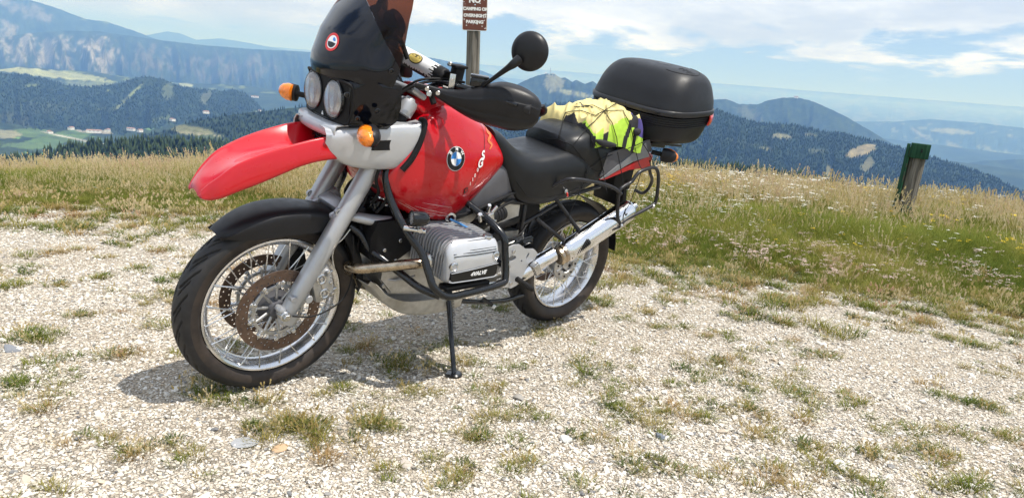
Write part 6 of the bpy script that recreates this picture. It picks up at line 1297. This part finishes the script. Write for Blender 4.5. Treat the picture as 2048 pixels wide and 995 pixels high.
# ================================================================== TOP CASE
case = empty('top_case'); case.rotation_euler = (-LEAN, 0, 0); tag(case, 'black rounded top case with a red reflector mounted behind the seat', 'top case')
CC = V3(-1.19, 0, 1.150)
def plan(k, dx=0, z=0, hx=.225, hy=.292, e=3.2, n=72, kx=1.0):
    P = []
    for i in range(n):
        a = 2*math.pi*i/n; c, s = math.cos(a), math.sin(a)
        P.append((CC[0]+dx+hx*k*kx*abs(c)**(2/e)*(1 if c > 0 else -1), hy*k*abs(s)**(2/e)*(1 if s > 0 else -1), CC[2]+z-.10*(dx+hx*k*kx*abs(c)**(2/e)*(1 if c > 0 else -1))*(1 if abs(z) < .08 else .5)))
    return P
lid = [plan(.99, 0, .012), plan(.985, 0, .022), plan(.965, -.002, .050, kx=.99), plan(.93, -.004, .085, kx=.97), plan(.885, -.006, .120, kx=.93), plan(.83, -.008, .150, e=3.0, kx=.88), plan(.74, -.008, .172, e=2.8, kx=.84), plan(.60, -.008, .184, e=2.6, kx=.8), plan(.40, -.008, .189, e=2.4, kx=.8), plan(.15, -.008, .191, e=2.2, kx=.8)]
def smooth_rings(Rg, k): return catmull(np.array(Rg), k)
b = MB(); b.loft(smooth_rings(lid, 3)); lido = b.build('lid', M['case'], case, ang=60)
bv = bvh_of(lido)
b = MB(); b.loft(smooth_rings([plan(.60, .0, -.165, e=2.6), plan(.78, 0, -.160, e=2.8), plan(.875, 0, -.140, e=3), plan(.92, 0, -.105), plan(.955, 0, -.060), plan(.965, 0, -.028)], 3)); b.build('base', M['case'], case, ang=60)
b = MB()
for i in range(5): z = -.020-.0105*i; k = .985-.004*i; b.loft([plan(k-.020, 0, z), plan(k, 0, z-.0012), plan(k, 0, z-.0058), plan(k-.020, 0, z-.007)], caps=False)
b.loft([plan(.95,0,-.028), plan(.945,0,-.075)], caps=False); b.build('ribbed_band', M['case'], case, ang=30)
b = MB(); b.loft([plan(.98, 0, -.016), plan(1.012, 0, -.012), plan(1.018, 0, .0), plan(1.012, 0, .010), plan(.985, 0, .014)], caps=False); b.build('belt', M['rack'], case, ang=50)
for sd in (1, -1):
    b = MB(); G = []
    for i in range(14):
        a = math.pi-sd*math.radians(28+i*2.6)*-1*-1
        a = math.pi-sd*R(22+i*4.2); col = []
        for z, k in ((-.012,1.0),(-.025,1.012),(-.045,1.008),(-.060,.995)):
            kk = k*(1.0-.0); c, s = math.cos(a), math.sin(a); e = 3.2; shrink = 1 if True else 0
            col.append((CC[0]+.225*kk*abs(c)**(2/e)*(1 if c > 0 else -1), .292*kk*abs(s)**(2/e)*(1 if s > 0 else -1), CC[2]+z*(1 if i > 2 else .35+.22*i)-.10*(.225*kk*abs(c)**(2/e)*(1 if c > 0 else -1))))
        G.append(col)
    b.shell(G, .006*-sd, 2); b.build('reflector', M['redl'], case, ang=50)
# lid badge, dimples, raised panel line
def ltop(x, y, off=.001): h = cast(bv, (x, y, 1.6), (0, 0, -1), off); return h if h is not None else V3(x, y, 1.3)
b = MB(); ring_decal(b, lambda u, v, o: ltop(-1.17+u, .03+v*1.6, o), 0, .022, m=0, off=.0012); ring_decal(b, lambda u, v, o: ltop(-1.17+u, .03+v*1.6, o), .016, .018, m=1, off=.002)
b.text('CARGO'[:0]+'', .01, Matrix.Identity(4)) if False else None
b.build('lid_badge', [M['rack'], M['bolt']], case, ang=180)
b = MB()
for i in range(7):
    for j in range(3+i % 2):
        x, y = -1.16+.012*(j-1.5)+.006*(i % 2), .135+.012*i; p = ltop(x, y, -.0002); b.lathe(p, (0,.25,1), [(.0042,0),(.0036,.0012),(0,.0016)], 8)
b.build('lid_studs', M['blackm'], case, kind='stuff')
P = []
for i in range(40): a = -.1+i/39*(math.pi+.2); P.append(ltop(-1.175-.085*math.cos(a)*1.15, .125+.095*math.sin(a), .0006))
b = MB(); b.tube(P, .0014, 6, k=1); b.build('lid_seam', M['blackm'], case)
b = MB(); b.box((-1.19+.222, .20, 1.128), (.012,.02,.012), bev=.002); b.build('latch', M['black'], case)
# ================================================================== JACKET
jk = empty('folded_jacket'); jk.rotation_euler = (-LEAN, 0, 0); tag(jk, 'folded pale yellow and neon jacket strapped on the passenger seat', 'jacket')
nx, ny = 200, 160; cxj, hx, hy = -.775, .180, .178
U, W = np.meshgrid(np.linspace(-1, 1, nx), np.linspace(-1, 1, ny), indexing='ij')
sq = np.abs(U)**2.6+np.abs(W)**2.6
ux_ = U; wy_ = W
fold = (1-np.abs(2*fbm(U*1.4+3+W*.8, W*1.8-U*.6+5, 5, 2, .4)-1)*1.9)
fold2 = fbm(U*4+W*2, W*5-U*2, 15, 4)
X_ = cxj+hx*U*(1+.05*(fold2-.5)); Y_ = hy*W*(1+.07*(fbm(U*3, W*3, 25, 3)-.5))
top = 1.018+.092*(1-.55*((U+.15)**2))*(1-.28*W**2)+.034*(fold-.5)+.004*(fold2-.5)+.016*np.clip(1-np.abs(2*fbm(U*2.6-W*2.2, W*1.2+U, 8, 2, .35)-1)*3, 0, 1)
edge = np.clip((1-np.maximum(np.abs(U), np.abs(W)))/.20, 0, 1); edge = np.sqrt(1-(1-edge)**2)
lowz = .955+.02*(fbm(U*3, W*3, 33, 3)-.5)-.030*(W > 0)*np.clip(-U, 0, 1)
Zj = lowz+(top-lowz)*edge
Pj = np.stack([X_, Y_, Zj], -1)
zn = fbm(U*1.6+9, W*1.6+4, 44, 3)-.5
def region(x, w, e, q):
    # which cloth lies where: x runs to the tail, w across, e is 0 at the hem and 1 on top
    if x < -.915+.03*q and e > .70 and w > -.25: return 3
    if e+q*.30 < .86 and w > -.2:
        if x > -.612+.05*q: return 1
        if x > -.668+.05*q: return 2
        if x > -.70+.05*q: return 0 if e > .55 else 1
        if x > -.775+.10*q-.05*e: return 2
        if x > -.80+.10*q-.05*e: return 1
        if x > -.86+.05*q: return 2 if e < .72 else 1
        if x > -.90: return 1
        return 2 if e < .55 else 3
    if abs(x+.845+.10*(w-.5)+.04*q) < .022 and w > .35: return 1
    return 0
b = MB(); V = Pj.reshape(-1, 3); F = []; mi = []
for i in range(nx-1):
    for j in range(ny-1):
        F.append((i*ny+j, (i+1)*ny+j, (i+1)*ny+j+1, i*ny+j+1)); c = Pj[i, j]; mi.append(region(c[0], W[i, j], edge[i, j], zn[i, j]))
b.add(V, F); b.m = mi
JY = mat('pale_yellow_cloth', (.66,.56,.24), .8, var=.10, vscale=40, bump=.25, bscale=500); JN = mat('neon_cloth', (.42,.66,.06), .65, var=.12, vscale=40, bump=.2, bscale=600); JB = mat('black_cloth', (.018,.018,.022), .8, var=.2, bump=.3, bscale=500); JP = mat('purple_cloth', (.07,.055,.22), .75, var=.2, bump=.2, bscale=400)
shellj = b.build('jacket_body', [JY, JB, JN, JP], jk, ang=180)
jb = bvh_of(shellj)
b = MB()
def jp(V): return np.array([jtop(-.70-p[0]*.85+p[1]*.35, -.005-p[0]*.35*-1-p[1]*.75) for p in V])
def jtop(x, y): h = cast(jb, (x, y, 1.5), (0,0,-1), .003); return h if h is not None else V3(x, y, 1.1)
b.text('Fiu', .060, None, 0, 0, .0015, fn=jp); b.build('jacket_lettering', M['blk'], jk, ang=180)
for P, r, m_ in (([(-.86,.176,1.035),(-.885,.180,1.028),(-.915,.172,1.03)], .011, JB), ([(-.93,.160,1.02),(-.950,.145,.985),(-.955,.13,.95)], .010, M['padw']), ([(-.60,.182,.985),(-.66,.188,.972),(-.74,.188,.965)], .009, JB)):
    b = MB(); b.tube(P, [r*.4, r, r*1.15, r, r*.5], 12, k=5, flat=1.5); b.build('fabric_fold', m_, jk, ang=60)
# ================================================================== CARGO NET
net = empty('cargo_net'); net.rotation_euler = (-LEAN, 0, 0); tag(net, 'black elastic cargo net stretched over the folded jacket', 'cargo net')
bvs = [jb, bvh_of(pseat), bvh_of(seat)]
def onto(P):
    d = V3(*P)-np.array(CAMB); d /= np.linalg.norm(d); best = None
    for t in bvs:
        h = t.ray_cast(CAMB, Vector(d))
        if h[0] is not None and (best is None or h[3] < best[1]): best = (np.array(h[0]+h[1]*(.005 if h[1].dot(Vector(d)) < 0 else -.005)), h[3])
    return best[0] if best is not None and best[1] < 4 else V3(*P)
def dens(P, n=5):
    out = []
    for a, c in zip(P[:-1], P[1:]):
        for i in range(n): out.append(lerp(a, c, i/n))
    out.append(V3(*P[-1])); return out
CORDS = [
 [(-0.4130,0.1400,1.0890), (-0.3960,0.1500,1.0400), (-0.3820,0.1600,0.9820)], [(-0.2920,0.1400,0.9770), (-0.3930,0.1500,0.9790), (-0.4670,0.1700,0.9570), (-0.5910,0.1700,0.8740), (-0.5840,0.1800,0.8190), (-0.5640,0.1800,0.7290)],
 [(-0.4790,0.1600,0.9550), (-0.5370,0.1700,1.0310), (-0.6520,0.1500,1.1080), (-0.8270,0.0800,1.1410)], [(-0.5370,0.1700,1.0310), (-0.6150,0.1700,0.9610), (-0.6720,0.1700,0.8970), (-0.7170,0.1700,0.8330)], [(-0.5100,0.1000,1.1070), (-0.5990,0.1200,1.1230), (-0.6640,0.1400,1.1060), (-0.6890,0.1700,1.0650), (-0.7370,0.1800,1.0000), (-0.7730,0.1800,0.9330)],
 [(-0.6640,0.1400,1.1060), (-0.8160,0.1200,1.1100), (-0.8210,0.1700,1.0620), (-0.9020,0.1700,0.9620)], [(-0.6720,0.1700,0.8970), (-0.7730,0.1800,0.9330), (-0.9020,0.1700,0.9620), (-0.9680,0.1600,0.9770)], [(-0.6720,0.1700,0.8970), (-0.6170,0.1700,0.8580), (-0.5770,0.1800,0.8220)], [(-0.4130,0.1400,1.0890), (-0.5010,0.1400,1.1010), (-0.5830,0.1600,1.0880), (-0.6640,0.1400,1.1060)]]
for P in CORDS:
    b = MB(); b.tube([onto(q) for q in dens(P)], .0019, 6, k=2); b.build('cord', M['blackm'], net)
for P in ([(-0.7170,0.1700,0.8330), (-0.7000,0.2200,0.7770), (-0.6960,0.2350,0.7580)], [(-0.7730,0.1800,0.9330), (-0.7730,0.2300,0.8500), (-0.8120,0.2550,0.7360), (-0.8370,0.2560,0.6690)], [(-0.9020,0.1700,0.9620), (-0.9250,0.2000,0.8880), (-0.9220,0.2300,0.8480), (-0.8640,0.2550,0.7220), (-0.8370,0.2560,0.6690)], [(-0.9680,0.1600,0.9770), (-1.0010,0.2000,0.9240), (-1.0210,0.2400,0.8660)], [(-0.5640,0.1800,0.7290), (-0.5380,0.1800,0.6520), (-0.5400,0.1800,0.6260)], [(-0.5960,0.1780,0.7910), (-0.6540,0.2000,0.8030), (-0.6830,0.2350,0.7750)]):
    b = MB(); b.tube(P, .0019, 6, k=3); b.build('cord', M['blackm'], net)
b = MB(); q = V3(*(-0.8370,0.2560,0.6690)); b.tube([q, q+V3(.0,.004,-.012), q+V3(-.010,.004,-.020), q+V3(-.016,.004,-.010)], .0028, 8, k=4); b.tube([q+V3(0,0,.002), q+V3(.004,0,-.02), q+V3(.004,.004,-.045)], .0026, 8, k=3); b.build('hook', M['blackp'], net)
# padlock hanging on the frame
pl = empty('padlock'); pl.rotation_euler = (-LEAN, 0, 0); tag(pl, 'small steel padlock hanging from the black frame tube above the silencer', 'padlock')
q = V3(*(-0.6410,0.1500,0.5170)); b = MB(); b.box(q, (.034,.014,.040), rot('Y',.35), bev=.005); b.build('lock_body', M['bolt'], pl)
b = MB(); b.tube([q+V3(.010,0,.018), q+V3(.014,0,.035), q+V3(.004,0,.046), q+V3(-.006,0,.036), q+V3(-.006,0,.018)], .0035, 8, k=3); b.build('shackle', M['blackp'], pl)
# ================================================================== SIGN ON ITS POST
WOOD = None
def wood_mat(name, c1, c2, grain=1.0, green=None, gamt=0.0):
    m = bpy.data.materials.new(name); m.use_nodes = True; t = m.node_tree; b = t.nodes['Principled BSDF']; L = t.links.new
    tcn = t.nodes.new('ShaderNodeTexCoord'); mp = t.nodes.new('ShaderNodeMapping'); mp.inputs['Scale'].default_value = (38, 38, 2.2); L(tcn.outputs['Object'], mp.inputs['Vector'])
    n = t.nodes.new('ShaderNodeTexNoise'); n.inputs['Scale'].default_value = 1; n.inputs['Detail'].default_value = 8; n.inputs['Roughness'].default_value = .65; L(mp.outputs[0], n.inputs['Vector'])
    cr = t.nodes.new('ShaderNodeValToRGB'); L(n.outputs[0], cr.inputs[0]); e = cr.color_ramp.elements; e[0].position = .36; e[0].color = (*c1, 1); e[1].position = .62; e[1].color = (*c2, 1)
    cur = cr.outputs[0]
    if green is not None:
        n2 = t.nodes.new('ShaderNodeTexNoise'); n2.inputs['Scale'].default_value = 14; n2.inputs['Detail'].default_value = 8; L(tcn.outputs['Object'], n2.inputs['Vector'])
        mr = t.nodes.new('ShaderNodeMapRange'); L(n2.outputs[0], mr.inputs[0]); mr.inputs[1].default_value = .62-gamt*.3; mr.inputs[2].default_value = .66-gamt*.3
        mi = t.nodes.new('ShaderNodeMix'); mi.data_type = 'RGBA'; L(mr.outputs[0], mi.inputs[0]); L(cur, mi.inputs[6]); mi.inputs[7].default_value = (*green, 1); cur = mi.outputs[2]
    L(cur, b.inputs['Base Color']); b.inputs['Roughness'].default_value = .9; b.inputs['Specular IOR Level'].default_value = .15
    bp = t.nodes.new('ShaderNodeBump'); bp.inputs['Strength'].default_value = .8; bp.inputs['Distance'].default_value = .006; L(n.outputs[0], bp.inputs['Height']); L(bp.outputs[0], b.inputs['Normal']); return m
WG = wood_mat('weathered_wood', (.06,.055,.045), (.23,.21,.18)); WGR = wood_mat('green_painted_wood', (.012,.038,.024), (.028,.085,.048)); WGB = wood_mat('worn_green_wood', (.015,.05,.03), (.04,.13,.07), green=(.10,.09,.07), gamt=.15)
def at_px(ae, r): return V3(CX+r*math.cos(R(ae[0])), CY+r*math.sin(R(ae[0])), CZ+r*math.tan(R(ae[1])))
rS = 9.0; pb = at_px((-129.830,1.039), rS); ptp = at_px((-129.670,4.528), rS); ax_ = (ptp-pb); ax_ /= np.linalg.norm(ax_); gz0 = float(gz(np.array(pb[0]), np.array(pb[1])))
tx_ = V3(pb[0]-CX, pb[1]-CY, 0); tx_ /= np.linalg.norm(tx_); side = V3(tx_[1], -tx_[0], 0)   # side: to the right seen from the pull-in
sp_ = empty('sign_post'); base = pb+ax_*((gz0-.1-pb[2])/ax_[2]); sp_.location = base; sp_.rotation_euler = Vector(ax_).to_track_quat('Z', 'Y').to_euler(); tag(sp_, 'weathered grey wooden post standing behind the motorcycle and carrying the brown sign', 'post')
b = MB(); Lp_ = (ptp-base)@ax_+.62; rgn = np.random.default_rng(4); rg = []
for t in np.linspace(0, Lp_, 40): rg.append([(( .080+.004*math.sin(3*a+t)+.003*math.sin(7*a+1.3*t)-(.014 if abs(((a+.9) % 6.283)-3.0) < .10 else 0)-(.011 if abs(((a+2.2) % 6.283)-3.0) < .07 else 0))*math.cos(a), (.080+.004*math.sin(3*a+t)+.003*math.sin(7*a+1.3*t)-(.014 if abs(((a+.9) % 6.283)-3.0) < .10 else 0)-(.011 if abs(((a+2.2) % 6.283)-3.0) < .07 else 0))*math.sin(a), t) for a in np.linspace(0, 2*math.pi, 64, endpoint=False)])
b.loft(rg); b.build('post', WG, sp_, ang=40)
# the board is screwed to the post: it would not leave it, so it is its part
sgn = b = MB(); BR = mat('sign_brown', (.125,.038,.022), .5, var=.12, vscale=6, bump=.05); WH = mat('sign_white', (.78,.77,.74), .5)
inv = np.array(sp_.rotation_euler.to_matrix()).T
zb_ = (ptp-base)@ax_; cS = V3(0, 0, zb_+.30)
fw = inv@(-tx_); sd_l = inv@side; fw[2] = 0; fw /= np.linalg.norm(fw); sd_l = np.cross(V3(0,0,1), fw); 
wS, hS = .152, .30
def rr_poly(w, h, r, n=6):
    P = []
    for cx0, cy0, a0 in ((w-r,-h+r,-math.pi/2),(w-r,h-r,0),(-w+r,h-r,math.pi/2),(-w+r,-h+r,math.pi)):
        for i in range(n+1): a = a0+math.pi/2*i/n; P.append((cx0+r*math.cos(a), cy0+r*math.sin(a)))
    return P
O0 = cS+fw*.085+sd_l*.012
b = MB(); b.plate(rr_poly(wS, hS, .022), .004, O0, sd_l, (0,0,1)); b.build('sign_border', WH, sp_)
b = MB(); b.plate(rr_poly(wS-.008, hS-.008, .016), .002, O0+fw*.0035, sd_l, (0,0,1)); b.build('sign_board', BR, sp_, label='brown sign board with white lettering and peeled spots')
b = MB(); Ms = lambda dx, dz: frame(O0+fw*.006+sd_l*dx+V3(0,0,dz), sd_l, (0,0,1))
b.text('NO', .088, Ms(-.005,-hS+.352), .0006, bold=.005, sp=1.0)
b.text('CAMPING OR', .050, Ms(.004,-hS+.252), .0006, bold=.0030, sp=.96); b.text('OVERNIGHT', .050, Ms(.002,-hS+.175), .0006, bold=.0030, sp=.98); b.text('PARKING', .050, Ms(0,-hS+.102), .0006, bold=.0030, sp=1.0)
b.text('NO', .088, Ms(-.005,-hS+.49), .0006, bold=.004) if False else None
b.build('sign_lettering', WH, sp_)
b = MB()
for (x, z) in ((-.135,.33),(-.128,.37),(-.115,.355),(-.14,.27),(-.136,.25),(-.12,.305),(.13,.20),(.135,.165),(.125,.24),(.118,.125),(.10,.118),(-.12,.108),(-.128,.13),(-.02,.075),(.03,.08),(-.10,.06),(.09,.055),(.135,.035),(.125,.03),(.11,.155),(-.05,.24),(.02,.155),(.06,.32),(.11,.36),(.13,.40),(-.06,.37)):
    a0 = rgn.uniform(0, 6.28); n = 6; sc_ = rgn.uniform(.5, 1.15)
    P = [(x+(.008*sc_*(.6+.7*rgn.random()))*math.cos(a0+i*2*math.pi/n), (.005*sc_*(.6+.9*rgn.random()))*math.sin(a0+i*2*math.pi/n)+z) for i in range(n)]
    b.plate(P, .0008, O0+fw*.0055+V3(0,0,-hS), sd_l, (0,0,1))
b.build('peeled_spots', WH, sp_, kind='stuff')
b = MB(); b.cyl(O0+fw*.004+V3(0,0,.0), O0+fw*.010, .009, 12); b.build('sign_bolt', M['bolt'], sp_)
# ================================================================== GREEN TOPPED STUMP POST
rG = 9.4; g0 = at_px((-163.108,-5.802), rG); g1 = at_px((-163.246,-1.522), rG); axg = g1-g0; Lg = np.linalg.norm(axg); axg /= Lg
gp = empty('fence_post'); gzz = float(gz(np.array(g0[0]), np.array(g0[1]))); gb = g0+axg*((gzz-.15-g0[2])/axg[2]); gp.location = gb
txg = V3(g0[0]-CX, g0[1]-CY, 0); txg /= np.linalg.norm(txg); sg = V3(txg[1], -txg[0], 0)
Z_ = Vector(axg); Y_v = Z_.cross(Vector(sg)).normalized(); X_v = Y_v.cross(Z_)
gp.rotation_euler = Matrix(((X_v.x,Y_v.x,Z_.x),(X_v.y,Y_v.y,Z_.y),(X_v.z,Y_v.z,Z_.z))).to_euler(); tag(gp, 'leaning wooden post stump with flaking green boards in the meadow', 'fence post')
Hh = (g1-gb)@axg
b = MB(); rg = []
for t in np.linspace(0, Hh-.02, 24): rg.append([((.086+.004*math.sin(5*a+2*t)-(.012 if abs(a-4.0) < .12 else 0))*math.cos(a), (.086+.004*math.sin(4*a+t))*math.sin(a), t) for a in np.linspace(0, 2*math.pi, 40, endpoint=False)])
b.loft(rg); b.build('post', WG, gp, ang=40)
for (x, y) in ((-.112, .0),):
    b = MB(); b.box((x, y, Hh*.5+.035), (.036, .20, Hh+.05), bev=.004); b.build('board', WGR, gp)
b = MB(); b.box((-.093,-.02,Hh*.5+.02),(.026,.15,Hh+.01), bev=.003); b.build('board', WGB, gp)
b = MB(); b.box((.010, 0, Hh-.010), (.20, .24, .165), bev=.004); b.build('cap_block', WGR, gp)
b = MB(); b.cyl((.030,-.128,Hh-.012), (.030,-.118,Hh-.012), .011, 12); b.box((.030,-.121,Hh+.005),(.012,.004,.03),bev=0); b.build('bolt_hole', M['blackm'], gp)
b = MB(); b.box((.012, -.05, .30), (.155, .15, .13), rot('Y', .10), bev=.004); b.build('foot_block', WGR, gp)
for sgn_, P in ((1, 0),): pass
